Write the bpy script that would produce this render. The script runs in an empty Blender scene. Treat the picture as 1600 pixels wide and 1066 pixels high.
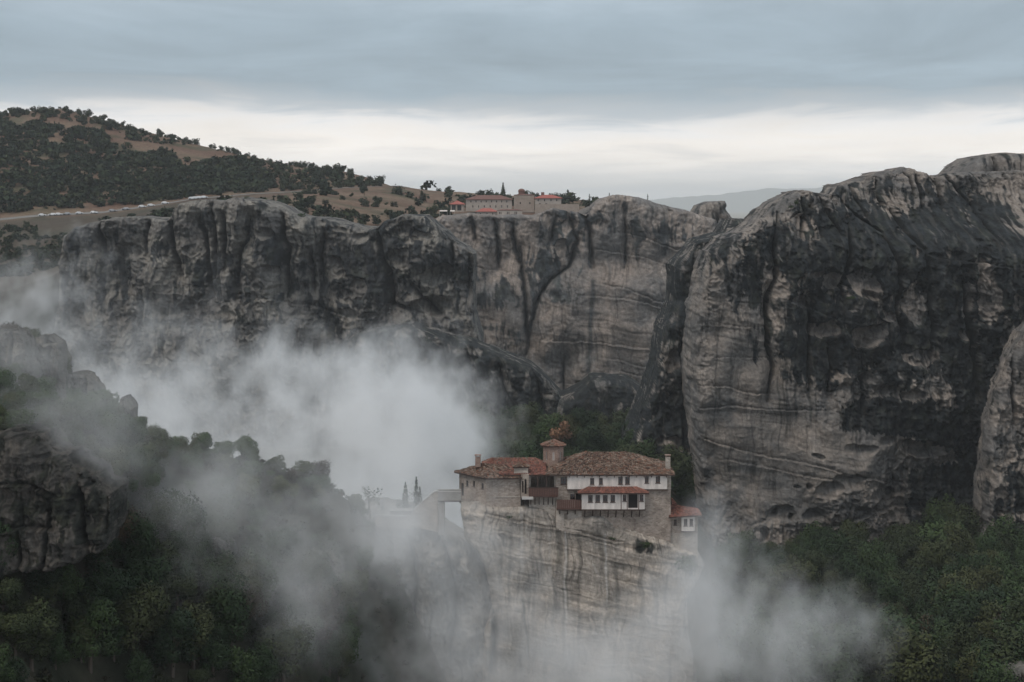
import bpy, math, random
import numpy as np

# ------------------------------------------------------------------ camera, sky, sun, exposure
scene = bpy.context.scene
col = scene.collection
F = 3000.0                      # focal length in photo pixels (photo 1600 wide)
HOR = 320.0                     # photo row of the horizon

def P(px, py, Y):
    """world point seen at photo pixel (px, py) at distance Y"""
    return ((px - 800.0) / F * Y, Y, (HOR - py) / F * Y)

cam_data = bpy.data.cameras.new('camera')
cam = bpy.data.objects.new('camera', cam_data)
col.objects.link(cam)
cam.location = (0, 0, 0)
cam.rotation_euler = (math.radians(90), 0, 0)
cam_data.sensor_width = 36.0
cam_data.lens = 36.0 * F / 1600.0
cam_data.shift_y = -(533.0 - HOR) / 1600.0
cam_data.clip_start = 1.0
cam_data.clip_end = 60000.0
scene.camera = cam

SUN_EL, SUN_AZ = math.radians(58), math.radians(-140)      # azimuth from +Y, clockwise
world = bpy.data.worlds.new('World')
scene.world = world
world.use_nodes = True
wt = world.node_tree
wt.nodes.clear()
def wn(t, **k):
    n = wt.nodes.new(t)
    for a, b in k.items(): setattr(n, a, b)
    return n
def wl(a, b): wt.links.new(a, b)
w_out = wn('ShaderNodeOutputWorld')
sky = wn('ShaderNodeTexSky', sky_type='NISHITA')
sky.sun_disc = False
sky.sun_elevation = SUN_EL
sky.sun_rotation = SUN_AZ
bg_sky = wn('ShaderNodeBackground'); bg_sky.inputs['Strength'].default_value = 0.10
wl(sky.outputs[0], bg_sky.inputs[0])
tc = wn('ShaderNodeTexCoord')
sep = wn('ShaderNodeSeparateXYZ')
wl(tc.outputs['Generated'], sep.inputs[0])
# stratus deck: directions projected on a flat layer, so that bands run along the horizon
zc = wn('ShaderNodeMath', operation='MAXIMUM'); zc.inputs[1].default_value = 0.0
wl(sep.outputs['Z'], zc.inputs[0])
zo = wn('ShaderNodeMath', operation='ADD'); zo.inputs[1].default_value = 0.035
wl(zc.outputs[0], zo.inputs[0])
dv = wn('ShaderNodeVectorMath', operation='DIVIDE')
cmb = wn('ShaderNodeCombineXYZ')
for i in range(3): wl(zo.outputs[0], cmb.inputs[i])
wl(tc.outputs['Generated'], dv.inputs[0]); wl(cmb.outputs[0], dv.inputs[1])
mp = wn('ShaderNodeMapping'); mp.inputs['Scale'].default_value = (0.75, 0.42, 0.0); mp.inputs['Location'].default_value = (3.1, 1.7, 0)
wl(dv.outputs[0], mp.inputs[0])
nz = wn('ShaderNodeTexNoise'); nz.inputs['Scale'].default_value = 1.0; nz.inputs['Detail'].default_value = 7.0; nz.inputs['Roughness'].default_value = 0.62; nz.inputs['Distortion'].default_value = 0.6
wl(mp.outputs[0], nz.inputs['Vector'])
nz2 = wn('ShaderNodeTexNoise'); nz2.inputs['Scale'].default_value = 0.35; nz2.inputs['Detail'].default_value = 3.0
wl(mp.outputs[0], nz2.inputs['Vector'])
# uneven lower edge of the dark deck
na = wn('ShaderNodeMath', operation='MULTIPLY_ADD'); na.inputs[1].default_value = 0.034; na.inputs[2].default_value = -0.017
wl(nz2.outputs[0], na.inputs[0])
nb = wn('ShaderNodeMath', operation='MULTIPLY_ADD'); nb.inputs[1].default_value = 0.044; nb.inputs[2].default_value = -0.022
wl(nz.outputs[0], nb.inputs[0])
ab = wn('ShaderNodeMath', operation='ADD'); wl(na.outputs[0], ab.inputs[0]); wl(nb.outputs[0], ab.inputs[1])
el = wn('ShaderNodeMath', operation='ADD'); wl(zc.outputs[0], el.inputs[0]); wl(ab.outputs[0], el.inputs[1])
el5 = wn('ShaderNodeMath', operation='MULTIPLY'); el5.inputs[1].default_value = 5.0
wl(el.outputs[0], el5.inputs[0])
rp = wn('ShaderNodeValToRGB')
wl(el5.outputs[0], rp.inputs[0])
cr = rp.color_ramp
SKYC = [(0.0, (0.95, 1.0, 1.08)), (0.06, (1.08, 1.05, 1.03)), (0.15, (1.12, 1.04, 0.96)), (0.215, (0.83, 0.81, 0.80)),
        (0.255, (0.45, 0.49, 0.53)), (0.31, (0.262, 0.335, 0.395)), (0.46, (0.282, 0.355, 0.415)), (0.62, (0.375, 0.44, 0.50)), (1.0, (0.41, 0.47, 0.525))]
while len(cr.elements) < len(SKYC): cr.elements.new(0.5)
for e, (p, c) in zip(cr.elements, SKYC):
    e.position = p; e.color = (*c, 1)
# soft light and dark in the cloud itself
md = wn('ShaderNodeMapRange'); md.inputs['From Min'].default_value = 0.3; md.inputs['From Max'].default_value = 0.7
md.inputs['To Min'].default_value = 0.80; md.inputs['To Max'].default_value = 1.18
wl(nz.outputs[0], md.inputs['Value'])
mc = wn('ShaderNodeVectorMath', operation='SCALE')
wl(rp.outputs[0], mc.inputs[0]); wl(md.outputs[0], mc.inputs['Scale'])
bg_cloud = wn('ShaderNodeBackground'); bg_cloud.inputs['Strength'].default_value = 1.0
wl(mc.outputs[0], bg_cloud.inputs[0])
mx = wn('ShaderNodeMixShader'); mx.inputs[0].default_value = 0.95
wl(bg_sky.outputs[0], mx.inputs[1]); wl(bg_cloud.outputs[0], mx.inputs[2])
wl(mx.outputs[0], w_out.inputs['Surface'])

sun_d = bpy.data.lights.new('sun', 'SUN')
sun_d.energy = 1.25
sun_d.angle = math.radians(35)
sun_d.color = (1.0, 0.90, 0.79)
sun = bpy.data.objects.new('sun', sun_d)
col.objects.link(sun)
# lamp shines along its -Z: tilt from straight down
sun.rotation_euler = (math.pi / 2 - SUN_EL, 0, -SUN_AZ + math.pi)
scene.view_settings.view_transform = 'Standard'
scene.view_settings.look = 'None'
scene.view_settings.gamma = 1.0
scene.view_settings.use_curve_mapping = False
scene.view_settings.exposure = 0.35
cy = scene.cycles
cy.max_bounces = 9; cy.diffuse_bounces = 3; cy.glossy_bounces = 2; cy.transmission_bounces = 2
cy.volume_bounces = 7; cy.transparent_max_bounces = 8
cy.volume_step_rate = 1.8; cy.volume_max_steps = 256
cy.use_adaptive_sampling = True; cy.adaptive_threshold = 0.02
cy.use_denoising = True
cy.caustics_reflective = False; cy.caustics_refractive = False

# ------------------------------------------------------------------ helpers
def tag(o, label=None, cat=None, group=None, kind=None):
    if label: o['label'] = label
    if cat: o['category'] = cat
    if group: o['group'] = group
    if kind: o['kind'] = kind
    return o

def mesh_obj(name, verts, faces, mat=None, parent=None, smooth=False, loc=None):
    me = bpy.data.meshes.new(name)
    me.from_pydata([tuple(v) for v in verts], [], [tuple(f) for f in faces])
    me.update()
    if smooth: me.shade_smooth()
    o = bpy.data.objects.new(name, me)
    col.objects.link(o)
    if mat: me.materials.append(mat)
    if parent: o.parent = parent
    if loc is not None: o.location = loc
    return o

def np_mesh(name, V, faces4, mat, colors=None, smooth=True):
    """quads from numpy arrays, optional point colours"""
    me = bpy.data.meshes.new(name)
    nv, nf = len(V), len(faces4)
    k = faces4.shape[1]
    me.vertices.add(nv); me.vertices.foreach_set('co', V.astype(np.float32).ravel())
    me.loops.add(nf * k); me.loops.foreach_set('vertex_index', faces4.astype(np.int32).ravel())
    me.polygons.add(nf)
    me.polygons.foreach_set('loop_start', np.arange(0, nf * k, k, dtype=np.int32))
    if smooth: me.polygons.foreach_set('use_smooth', np.ones(nf, dtype=bool))
    me.update(calc_edges=True)
    if colors is not None:
        a = me.attributes.new('tint', 'FLOAT_COLOR', 'POINT')
        c4 = np.ones((nv, 4), np.float32); c4[:, :3] = colors
        a.data.foreach_set('color', c4.ravel())
    me.materials.append(mat)
    o = bpy.data.objects.new(name, me)
    col.objects.link(o)
    return o

def empty(name, loc=(0, 0, 0), rz=0.0):
    o = bpy.data.objects.new(name, None)
    o.location = loc; o.rotation_euler = (0, 0, rz)
    o.empty_display_size = 0.5
    col.objects.link(o)
    return o

# ---- noise
def _h(xi, yi, seed):
    n = (xi.astype(np.int64) * 374761393 + yi.astype(np.int64) * 668265263 + seed * 974634777) & 0xffffffff
    n = ((n ^ (n >> 13)) * 1274126177) & 0xffffffff
    return ((n ^ (n >> 16)) & 0xffff) / 65536.0

_GA = np.linspace(0, 2 * np.pi, 256, endpoint=False)
_GX, _GY = np.cos(_GA).astype(np.float32), np.sin(_GA).astype(np.float32)
def perlin(x, y, seed=0):
    x0 = np.floor(x); y0 = np.floor(y)
    fx = (x - x0).astype(np.float32); fy = (y - y0).astype(np.float32)
    sx = fx * fx * fx * (fx * (fx * 6 - 15) + 10); sy = fy * fy * fy * (fy * (fy * 6 - 15) + 10)
    def g(ix, iy, dx, dy):
        k = (_h(ix, iy, seed) * 256).astype(np.int32)
        return _GX[k] * dx + _GY[k] * dy
    a = g(x0, y0, fx, fy); b = g(x0 + 1, y0, fx - 1, fy)
    c = g(x0, y0 + 1, fx, fy - 1); d = g(x0 + 1, y0 + 1, fx - 1, fy - 1)
    return 1.5 * ((a + (b - a) * sx) + ((c + (d - c) * sx) - (a + (b - a) * sx)) * sy)

def fbm(x, y, octs=4, seed=0, gain=0.5):
    r = 0; a = 1.0; t = 0
    for i in range(octs):
        r = r + a * perlin(x * 2 ** i, y * 2 ** i, seed + i * 17); t += a; a *= gain
    return r / t * 1.4

def worley(x, y, seed=0):
    """distance to the nearest of randomly strewn points, and that point's own number"""
    x0 = np.floor(x); y0 = np.floor(y)
    best = np.full(x.shape, 9.0); idn = np.zeros(x.shape)
    for i in (-1, 0, 1):
        for j in (-1, 0, 1):
            cx = x0 + i; cyv = y0 + j
            d = np.hypot(x - cx - _h(cx, cyv, seed), y - cyv - _h(cx, cyv, seed + 5))
            m = d < best
            best = np.where(m, d, best); idn = np.where(m, _h(cx, cyv, seed + 9), idn)
    return best, idn

def sstep(a, b, x):
    t = np.clip((x - a) / (b - a), 0, 1)
    return t * t * (3 - 2 * t)

def polyd(u, v, pts):
    """distance to a polyline, and how far along it (0..1)"""
    best = np.full(u.shape, 1e9, np.float32); along = np.zeros(u.shape, np.float32)
    n = len(pts) - 1
    for i in range(n):
        ax, ay = pts[i]; bx, by = pts[i + 1]
        dx, dy = bx - ax, by - ay
        t = np.clip(((u - ax) * dx + (v - ay) * dy) / (dx * dx + dy * dy + 1e-9), 0, 1)
        d = np.hypot(u - ax - t * dx, v - ay - t * dy)
        m = d < best
        best = np.where(m, d, best); along = np.where(m, (i + t) / n, along)
    return best, along

def poly_sdf(u, v, pts):
    """signed distance (inside > 0) to a closed polygon and the nearest point on it"""
    best = np.full(u.shape, 1e9, np.float32)
    cx = np.zeros(u.shape, np.float32); cyy = np.zeros(u.shape, np.float32)
    ins = np.zeros(u.shape, bool)
    n = len(pts)
    for i in range(n):
        ax, ay = pts[i]; bx, by = pts[(i + 1) % n]
        dx, dy = bx - ax, by - ay
        t = np.clip(((u - ax) * dx + (v - ay) * dy) / (dx * dx + dy * dy + 1e-9), 0, 1)
        px = ax + t * dx; py = ay + t * dy
        d = np.hypot(u - px, v - py)
        m = d < best
        best = np.where(m, d, best); cx = np.where(m, px, cx); cyy = np.where(m, py, cyy)
        if ay != by:
            ins ^= ((ay > v) != (by > v)) & (u < dx * (v - ay) / dy + ax)
    return np.where(ins, best, -best), cx, cyy

# ---- materials
MATS = {}
def nmat(name):
    m = bpy.data.materials.new(name); m.use_nodes = True
    nt = m.node_tree
    b = nt.nodes['Principled BSDF']
    b.inputs['Roughness'].default_value = 0.9
    b.inputs['Specular IOR Level'].default_value = 0.2
    MATS[name] = m
    return m, nt, b

def simple(name, c, var=0.25, scale=1.5, rough=0.9, bump=0.0, spec=0.2, stretch=(1, 1, 1), metallic=0.0):
    """one real colour with a little mottling and relief"""
    m, nt, b = nmat(name)
    N = nt.nodes.new; L = nt.links.new
    g = N('ShaderNodeTexCoord'); mpn = N('ShaderNodeMapping'); mpn.inputs['Scale'].default_value = stretch
    L(g.outputs['Object'], mpn.inputs[0])
    n = N('ShaderNodeTexNoise'); n.inputs['Scale'].default_value = scale; n.inputs['Detail'].default_value = 6; n.inputs['Roughness'].default_value = 0.65
    L(mpn.outputs[0], n.inputs['Vector'])
    r = N('ShaderNodeMapRange'); r.inputs['From Min'].default_value = 0.3; r.inputs['From Max'].default_value = 0.7
    r.inputs['To Min'].default_value = 1 - var; r.inputs['To Max'].default_value = 1 + var
    L(n.outputs[0], r.inputs['Value'])
    s = N('ShaderNodeVectorMath'); s.operation = 'SCALE'; s.inputs[0].default_value = c
    L(r.outputs[0], s.inputs['Scale']); L(s.outputs[0], b.inputs['Base Color'])
    b.inputs['Roughness'].default_value = rough; b.inputs['Specular IOR Level'].default_value = spec
    b.inputs['Metallic'].default_value = metallic
    if bump:
        bp = N('ShaderNodeBump'); bp.inputs['Strength'].default_value = 1.0; bp.inputs['Distance'].default_value = bump
        L(n.outputs[0], bp.inputs['Height']); L(bp.outputs[0], b.inputs['Normal'])
    return m

def tinted(name, grain=1.0, bump=0.25, var=0.3, rough=0.95):
    """point colour 'tint' times two scales of grain, with relief"""
    m, nt, b = nmat(name)
    N = nt.nodes.new; L = nt.links.new
    at = N('ShaderNodeAttribute'); at.attribute_name = 'tint'
    g = N('ShaderNodeNewGeometry')
    n = N('ShaderNodeTexNoise'); n.inputs['Scale'].default_value = grain; n.inputs['Detail'].default_value = 8; n.inputs['Roughness'].default_value = 0.7
    L(g.outputs['Position'], n.inputs['Vector'])
    r = N('ShaderNodeMapRange'); r.inputs['From Min'].default_value = 0.3; r.inputs['From Max'].default_value = 0.7
    r.inputs['To Min'].default_value = 1 - var; r.inputs['To Max'].default_value = 1 + var
    L(n.outputs[0], r.inputs['Value'])
    s = N('ShaderNodeVectorMath'); s.operation = 'SCALE'
    L(at.outputs['Color'], s.inputs[0]); L(r.outputs[0], s.inputs['Scale']); L(s.outputs[0], b.inputs['Base Color'])
    b.inputs['Roughness'].default_value = rough; b.inputs['Specular IOR Level'].default_value = 0.12
    bp = N('ShaderNodeBump'); bp.inputs['Strength'].default_value = 1.0; bp.inputs['Distance'].default_value = bump
    L(n.outputs[0], bp.inputs['Height']); L(bp.outputs[0], b.inputs['Normal'])
    return m

M_ROCK = tinted('conglomerate_rock', grain=0.55, bump=0.7, var=0.32)
M_ROCKN = tinted('near_rock', grain=1.3, bump=0.35, var=0.3)
M_SOIL = tinted('soil', grain=0.35, bump=0.5, var=0.35)
# ------------------------------------------------------------------ rock walls
def lerp3(a, b, t):
    return np.asarray(a)[None, :] * (1 - t[:, None]) + np.asarray(b)[None, :] * t[:, None]

def blobs(u, v, items):
    r = np.zeros(u.shape, np.float32)
    for cx, cyv, rx, ry, w in items:
        r += w * np.exp(-(((u - cx) / rx) ** 2 + ((v - cyv) / ry) ** 2))
    return r

PALE, GREY, DARK = (0.25, 0.217, 0.19), (0.14, 0.133, 0.127), (0.020, 0.023, 0.025)

def rock_mass(name, label, cat, outline, Y0, step, seed, R=30, A=None, rough=6.0, back=40.0,
              cracks=(), scoops=(), ledges=(), lichen=(), bias=0.0, streaks=(), white=(), bulge=6.0, bulge_len=22,
              bed=(0.0, 0.12, 9.0), relief=(3.0, 60.0), fine=0.5, setback=None, pale=PALE, grey=GREY, dark=DARK,
              lich_amp=1.0, mat=None, tilt=0.0, group=None, streak_amp=0.55, polys=(), scoop_rand=None, face_tint=None, pits=0.0, pit_bias=0.0, smooth=(), jag=0.22, bed_tint=0.13):
    """a solid rock mass: rounded towards its outline, cut by joints, hollowed by weathering, layered by bedding.
    Outline and features are laid out on the plane at distance Y0, in units of a photo pixel at that distance."""
    us = np.array([p[0] for p in outline], float); vs = np.array([p[1] for p in outline], float)
    band = 20 * step
    gu = np.arange(us.min() - band - step, us.max() + band + 2 * step, step)
    gv = np.arange(vs.min() - band - step, vs.max() + step, step)
    U, Vv = np.meshgrid(gu, gv)
    nu, nv = len(gu), len(gv)
    u = U.ravel(); v = Vv.ravel()
    mpp = Y0 / F                                   # metres per unit
    d, cx, cyv = poly_sdf(u, v, outline)
    wob = fbm(u / 38.0, v / 38.0, 4, seed + 3) * rough + fbm(u / 11.0, v / 11.0, 3, seed + 9) * rough * jag
    dd = d + wob * np.clip(1 - np.abs(d) / 60.0, 0, 1)
    # --- depth (metres, + is away from the camera)
    A_ = R * mpp if A is None else A
    Rv = R * np.clip(0.75 + 0.9 * fbm(u / 55.0, v / 40.0, 3, seed + 5), 0.3, 1.5)
    q = np.clip(1 - np.maximum(dd, 0) / Rv, 0, 1)
    y = A_ * (1 - np.sqrt(np.clip(1 - q * q, 0, 1)))
    # features are measured along the rock's surface, so that they do not smear where it turns away
    out = np.clip(-dd, 0, None)
    nx = np.where(d < 0, cx - u, u - cx); ny = np.where(d < 0, cyv - v, v - cyv)
    ln = np.hypot(nx, ny) + 1e-6
    nx = nx / ln; ny = ny / ln
    arc = 0.55 * y / mpp + np.clip(out / band * back / mpp, 0, None) * 0.8
    rim = np.clip(1 - out / (5 * step), 0.35, 1)
    u_, v_ = u, v
    u = u - nx * arc; v = v - ny * arc * 0.6
    wu = u + fbm(u / 45.0, v / 45.0, 3, seed + 21) * 9.0
    wv = v + fbm(u / 45.0, v / 45.0, 3, seed + 22) * 9.0
    crackm = np.zeros(u.shape, np.float32)
    if len(cracks):
        Dc = np.full(u.shape, 1e9, np.float32)
        for c in cracks:
            pts, w, dep = c
            dist, al = polyd(u + (wu - u) * 0.35, v, pts)
            w_ = w * 0.72 * (0.65 + 0.7 * np.abs(perlin(u / 17.0, v / 23.0, seed + 31)))
            taper = np.clip(np.minimum(al, 1 - al) * 6, 0.25, 1)
            y += 1.5 * dep * taper * np.exp(-(dist / w_) ** 2)
            crackm = np.maximum(crackm, taper * np.exp(-(dist / (w_ * 1.6)) ** 2))
            Dc = np.minimum(Dc, dist)
        y -= bulge * (1 - np.exp(-Dc / bulge_len))
    pit = np.zeros(u.shape, np.float32)
    sc = list(scoops)
    if scoop_rand:
        rs = random.Random(seed)
        n, (ua, ub, va, vb), (ra, rb), dep = scoop_rand
        for _ in range(n):
            r_ = rs.uniform(ra, rb)
            sc.append((rs.uniform(ua, ub), rs.uniform(va, vb), r_ * rs.uniform(0.9, 1.5), r_ * rs.uniform(0.6, 1.1), dep * r_ / rb))
    for si, (sx, sy, rx, ry, dep) in enumerate(sc):
        m = (np.abs(u - sx) < rx * 1.8) & (np.abs(v - sy) < ry * 1.9)
        uu, vv2 = wu[m], wv[m]
        ex = (uu - sx) / rx; ey = (vv2 - sy) / ry
        rr = ex * ex + ey * ey + 0.22 * perlin(uu / (rx * 0.6), vv2 / (ry * 0.6), seed + int(sx))
        s = np.clip(1 - rr, 0, 1)
        # hollow is deepest under its roof, its floor runs out to the lip
        y[m] += dep * np.sqrt(s) * (0.85 - 0.35 * ey)
        pit[m] = np.maximum(pit[m], (1.0 if si < len(scoops) else 0.35) * sstep(0.0, 0.45, s))
    for pts, w, dep in ledges:
        du = np.array([p[0] for p in pts], float); dv_ = np.array([p[1] for p in pts], float)
        line = np.interp(u, du, dv_) + fbm(u / 25.0, v * 0, 2, seed + 41) * 2.5
        side = np.exp(-np.maximum(0, np.maximum(du[0] - u, u - du[-1])) / 8.0)
        t = (v - line)
        # undercut above the line, shelf below it
        y += side * dep * (np.exp(-np.clip(-t, 0, None) / w) * (t < 0) - 0.75 * np.exp(-np.clip(t, 0, None) / (w * 1.4)) * (t >= 0))
    bw, bs, bl = bed
    vb_ = (v - bs * u) + fbm(u / 120.0, v / 60.0, 3, seed + 51) * 8.0
    strat = fbm(vb_ / bl, u / 160.0, 4, seed + 52) * (0.35 + 0.9 * sstep(-0.3, 0.5, fbm(u / 80.0, v / 60.0, 3, seed + 53)))
    y += bw * np.clip(strat * 1.6, -1, 1)
    ra_, rl = relief
    calm = np.clip(1 - blobs(u_, v_, smooth), 0.15, 1) if len(smooth) else 1.0
    y += ra_ * fbm(u / rl, v / (rl * 1.5), 3, seed + 61) + calm * rim * fine * (1 - 2.2 * np.abs(fbm(u / 11.0, v / 14.0, 3, seed + 62))) + calm * rim * fine * 0.45 * fbm(u / 3.4, v / 3.4, 2, seed + 63)
    spit = pit.copy()
    if pits:
        for lam, dep in ((13.0, 1.0), (7.0, 0.55)):
            w1, idn = worley(wu / lam, wv / (lam * 0.8), seed + 65)
            pm = sstep(0.42, 0.12, w1 / (0.6 + 0.8 * idn)) * (idn > 0.45) * sstep(0.0, 0.4, fbm(u / 60.0, v / 60.0, 2, seed + 66) + pit_bias)
            y += pits * dep * pm * calm
            pit = np.maximum(pit, 0.7 * pm * calm)
    # broken blocks: stepped relief
    blk = fbm(wu / 26.0, wv / 20.0, 3, seed + 67) * 5.0
    y += calm * fine * 0.8 * (np.floor(blk) + sstep(0.62, 1.0, blk - np.floor(blk))) * 0.5
    # vertical fluting
    y += calm * fine * 1.1 * fbm(wu / 7.0, v / 90.0, 2, seed + 64)
    if setback is not None: y += setback(u_, v_)
    y += tilt * (vs.max() - v_) * mpp
    # --- position; what lies outside the outline becomes the side wall, running back
    pu = u_ + np.where(dd < 0, nx * out, 0); pv = v_ + np.where(dd < 0, ny * out, 0)
    y = y + out / band * back
    X = (pu - 800.0) * mpp; Z = (HOR - pv) * mpp
    Vt = np.stack([X, Y0 + y, Z], 1)
    keep = (dd > -band).reshape(nv, nu)
    idx = np.arange(nu * nv).reshape(nv, nu)
    kq = keep[:-1, :-1] & keep[1:, :-1] & keep[:-1, 1:] & keep[1:, 1:]
    f = np.stack([idx[:-1, :-1][kq], idx[1:, :-1][kq], idx[1:, 1:][kq], idx[:-1, 1:][kq]], 1)
    used = np.zeros(nu * nv, bool); used[f.ravel()] = True
    remap = np.cumsum(used) - 1
    f = remap[f]
    # --- colour of the stone, of its lichen and water stains, and of darkened cracks
    base = sstep(-0.5, 0.5, fbm(wu / 70.0, wv / 55.0, 4, seed + 71) + 0.25 * strat)
    C = lerp3(grey, pale, base)
    C *= (1 + bed_tint * np.clip(strat, -1, 1) + 0.16 * fbm(u / 5.0, v / 5.0, 2, seed + 72))[:, None]
    st = fbm(wu / 5.5, v / 110.0, 4, seed + 73, gain=0.65)               # long thin runs of water
    C *= (1 - streak_amp * sstep(0.0, 0.6, st) * sstep(-0.6, 0.3, fbm(u / 50.0, v / 70.0, 2, seed + 74)))[:, None]
    C *= (1 + 0.35 * sstep(0.25, 0.7, fbm(wu / 4.0, v / 130.0, 3, seed + 75)))[:, None]
    lm = bias + blobs(u_ + wu - u, v_ + wv - v, lichen)
    for pts, w in polys:
        sd, _, _ = poly_sdf(wu + fbm(u / 6, v / 16, 2, seed + 79) * 4, wv + fbm(u / 5, v / 30, 2, seed + 78) * 7, pts)
        lm = lm + w * sstep(-5, 4, sd)
    lm = lm + lich_amp * (0.55 * fbm(wu / 34.0, wv / 44.0, 5, seed + 76, gain=0.6) + 0.30 * fbm(wu / 6.5, v / 70.0, 3, seed + 77))
    lm = lm - 0.45 * spit - 0.5 * pit * (0.4 + 0.9 * sstep(-0.5, 0.5, fbm(u / 9.0, v / 12.0, 3, seed + 82)))
    lk = sstep(0.42, 0.62, lm)
    dk = np.asarray(dark)[None, :] * (1 + 1.0 * fbm(u / 12.0, v / 16.0, 4, seed + 80))[:, None] + np.asarray((0.030, 0.027, 0.022))[None, :] * sstep(0.05, 0.6, fbm(wu / 8.0, v / 45.0, 4, seed + 83))[:, None] + np.asarray((0.012, 0.013, 0.007))[None, :] * sstep(0.1, 0.6, fbm(u / 22.0, v / 22.0, 3, seed + 81))[:, None]
    for pts, w, amt in streaks:
        dist, al = polyd(u + (wu - u) * 0.4, v, pts)
        lk = np.maximum(lk, amt * sstep(1.0, 0.2, dist / (w * (0.7 + 0.6 * np.abs(perlin(u / 6, v / 25, seed + 90))))) * sstep(1.0, 0.8, al))
    lk = np.maximum(lk, crackm * 0.8)  # cracks darkened along the same lines that recess them
    C = C * (1 - lk[:, None]) + dk * lk[:, None]
    for pts, w, amt in white:
        dist, al = polyd(u + (wu - u) * 0.25, v, pts)
        k = amt * sstep(1.0, 0.1, dist / (w * (0.6 + 0.8 * np.abs(perlin(u / 4, v / 30, seed + 91))))) * sstep(1.0, 0.7, al)
        C = C * (1 - k[:, None]) + np.asarray((0.50, 0.47, 0.44))[None, :] * k[:, None]
    if face_tint is not None: C = C * face_tint(u, v)
    C = np.clip(C, 0.012, 0.7)
    o = np_mesh(name, Vt[used], f, mat or M_ROCK, C[used])
    tag(o, label, cat, group)
    return o

# --- the great wall on the right
RC = [([(1224, 330), (1212, 372), (1209, 392), (1210, 435), (1200, 468), (1195, 510), (1197, 540), (1204, 558), (1206, 576), (1200, 626)], 3.2, 5.0),
      ([(1335, 312), (1362, 338), (1395, 364), (1398, 388), (1408, 415), (1407, 448), (1402, 490), (1413, 523), (1407, 545)], 3.4, 5.0),
      ([(1342, 340), (1334, 377), (1326, 417), (1315, 448), (1319, 472)], 4.0, 4.0),
      ([(1412, 270), (1414, 300), (1419, 326)], 3.5, 6.0), ([(1464, 258), (1472, 275), (1473, 304)], 2.8, 5.0), ([(1483, 270), (1484, 300), (1483, 332)], 2.8, 5.0), ([(1516, 262), (1522, 290), (1514, 330)], 3.5, 6.0), ([(1262, 296), (1268, 330), (1256, 372)], 3.0, 4.0), ([(1368, 280), (1372, 310), (1384, 350)], 3.0, 4.0), ([(1296, 302), (1306, 340), (1322, 368)], 2.6, 3.5),
      ([(1572, 300), (1570, 325), (1569, 355), (1573, 385)], 3.0, 4.0),
      ([(1450, 390), (1455, 430), (1452, 480), (1458, 520), (1454, 570)], 3.0, 3.5),
      ([(1503, 440), (1510, 480), (1516, 520), (1522, 560), (1527, 620)], 4.0, 4.5),
      ([(1262, 470), (1266, 520), (1261, 580), (1263, 610)], 2.4, 2.0), ([(1296, 540), (1298, 580), (1292, 620)], 3.0, 2.0),
      ([(1347, 560), (1349, 620), (1348, 650)], 2.4, 1.6), ([(1425, 320), (1436, 370), (1448, 392)], 4, 4.0), ([(1540, 270), (1556, 300), (1572, 330)], 3, 4.0)]
RS = [(1352, 440, 30, 27, 6), (1430, 470, 22, 40, 6), (1389, 495, 11, 9, 3), (1355, 526, 34, 20, 6), (1540, 462, 20, 46, 5), (1578, 470, 9, 15, 3),
      (1510, 468, 10, 34, 3), (1277, 425, 10, 6, 2.5), (1303, 438, 24, 15, 4), (1247, 471, 8, 9, 3), (1284, 513, 28, 16, 4.5), (1257, 351, 16, 14, 4),
      (1434, 556, 34, 12, 4), (1390, 612, 26, 14, 4), (1424, 616, 20, 10, 4), (1446, 702, 40, 15, 5), (1398, 775, 10, 11, 9), (1392, 772, 26, 24, 3.5),
      (1218, 796, 24, 13, 3.0), (1205, 799, 5, 6, 4), (1234, 800, 6, 6, 4), (1268, 801, 17, 12, 4), (1194, 830, 9, 9, 7), (1290, 757, 20, 14, 4),
      (1320, 750, 30, 13, 4), (1257, 757, 6, 6, 3), (1239, 762, 6, 4, 2), (1278, 712, 13, 5, 2.5), (1326, 777, 8, 4, 3), (1464, 640, 8, 14, 2.5),
      (1400, 800, 70, 16, 3), (1340, 700, 30, 12, 2.5), (1385, 690, 16, 10, 3), (1320, 610, 16, 10, 3), (1355, 590, 14, 8, 3), (1300, 585, 16, 9, 3)]
RL = [([(1105, 601), (1130, 602), (1165, 613), (1197, 617)], 5, 1.6), ([(1092, 636), (1150, 632), (1197, 640), (1300, 641), (1340, 655)], 4, 1.4),
      ([(1085, 680), (1150, 700), (1200, 713), (1275, 724), (1330, 741), (1420, 760)], 4, 1.3), ([(1140, 717), (1200, 729), (1242, 739), (1300, 745)], 3, 0.9),
      ([(1100, 470), (1190, 475)], 2, 0.5), ([(1100, 506), (1192, 512)], 2.5, 0.6), ([(1098, 556), (1195, 560)], 2, 0.5), ([(1245, 841), (1320, 812), (1400, 796), (1440, 800)], 5, 2.5),
      ([(1240, 470), (1300, 498), (1340, 505)], 3, 1.2), ([(1480, 405), (1530, 412), (1570, 418)], 5, 3.0), ([(1180, 366), (1225, 352), (1290, 318), (1320, 330)], 5, 2.0),
      ([(1400, 318), (1470, 330), (1500, 320)], 5, 2.0)]
RP = [([(1306, 640), (1345, 628), (1400, 622), (1448, 628), (1468, 640), (1492, 632), (1500, 700), (1480, 700), (1440, 690), (1405, 684), (1370, 672), (1335, 672), (1310, 668)], 1.5),
      ([(1478, 560), (1545, 545), (1552, 600), (1530, 660), (1533, 720), (1530, 890), (1430, 890), (1428, 745), (1470, 735), (1500, 720), (1490, 650)], 1.5),
      ([(1236, 540), (1300, 545), (1345, 552), (1340, 580), (1300, 590), (1262, 578), (1240, 570)], 0.9),
      ([(1540, 500), (1560, 500), (1566, 560), (1545, 575), (1535, 540)], 0.8)]
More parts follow.
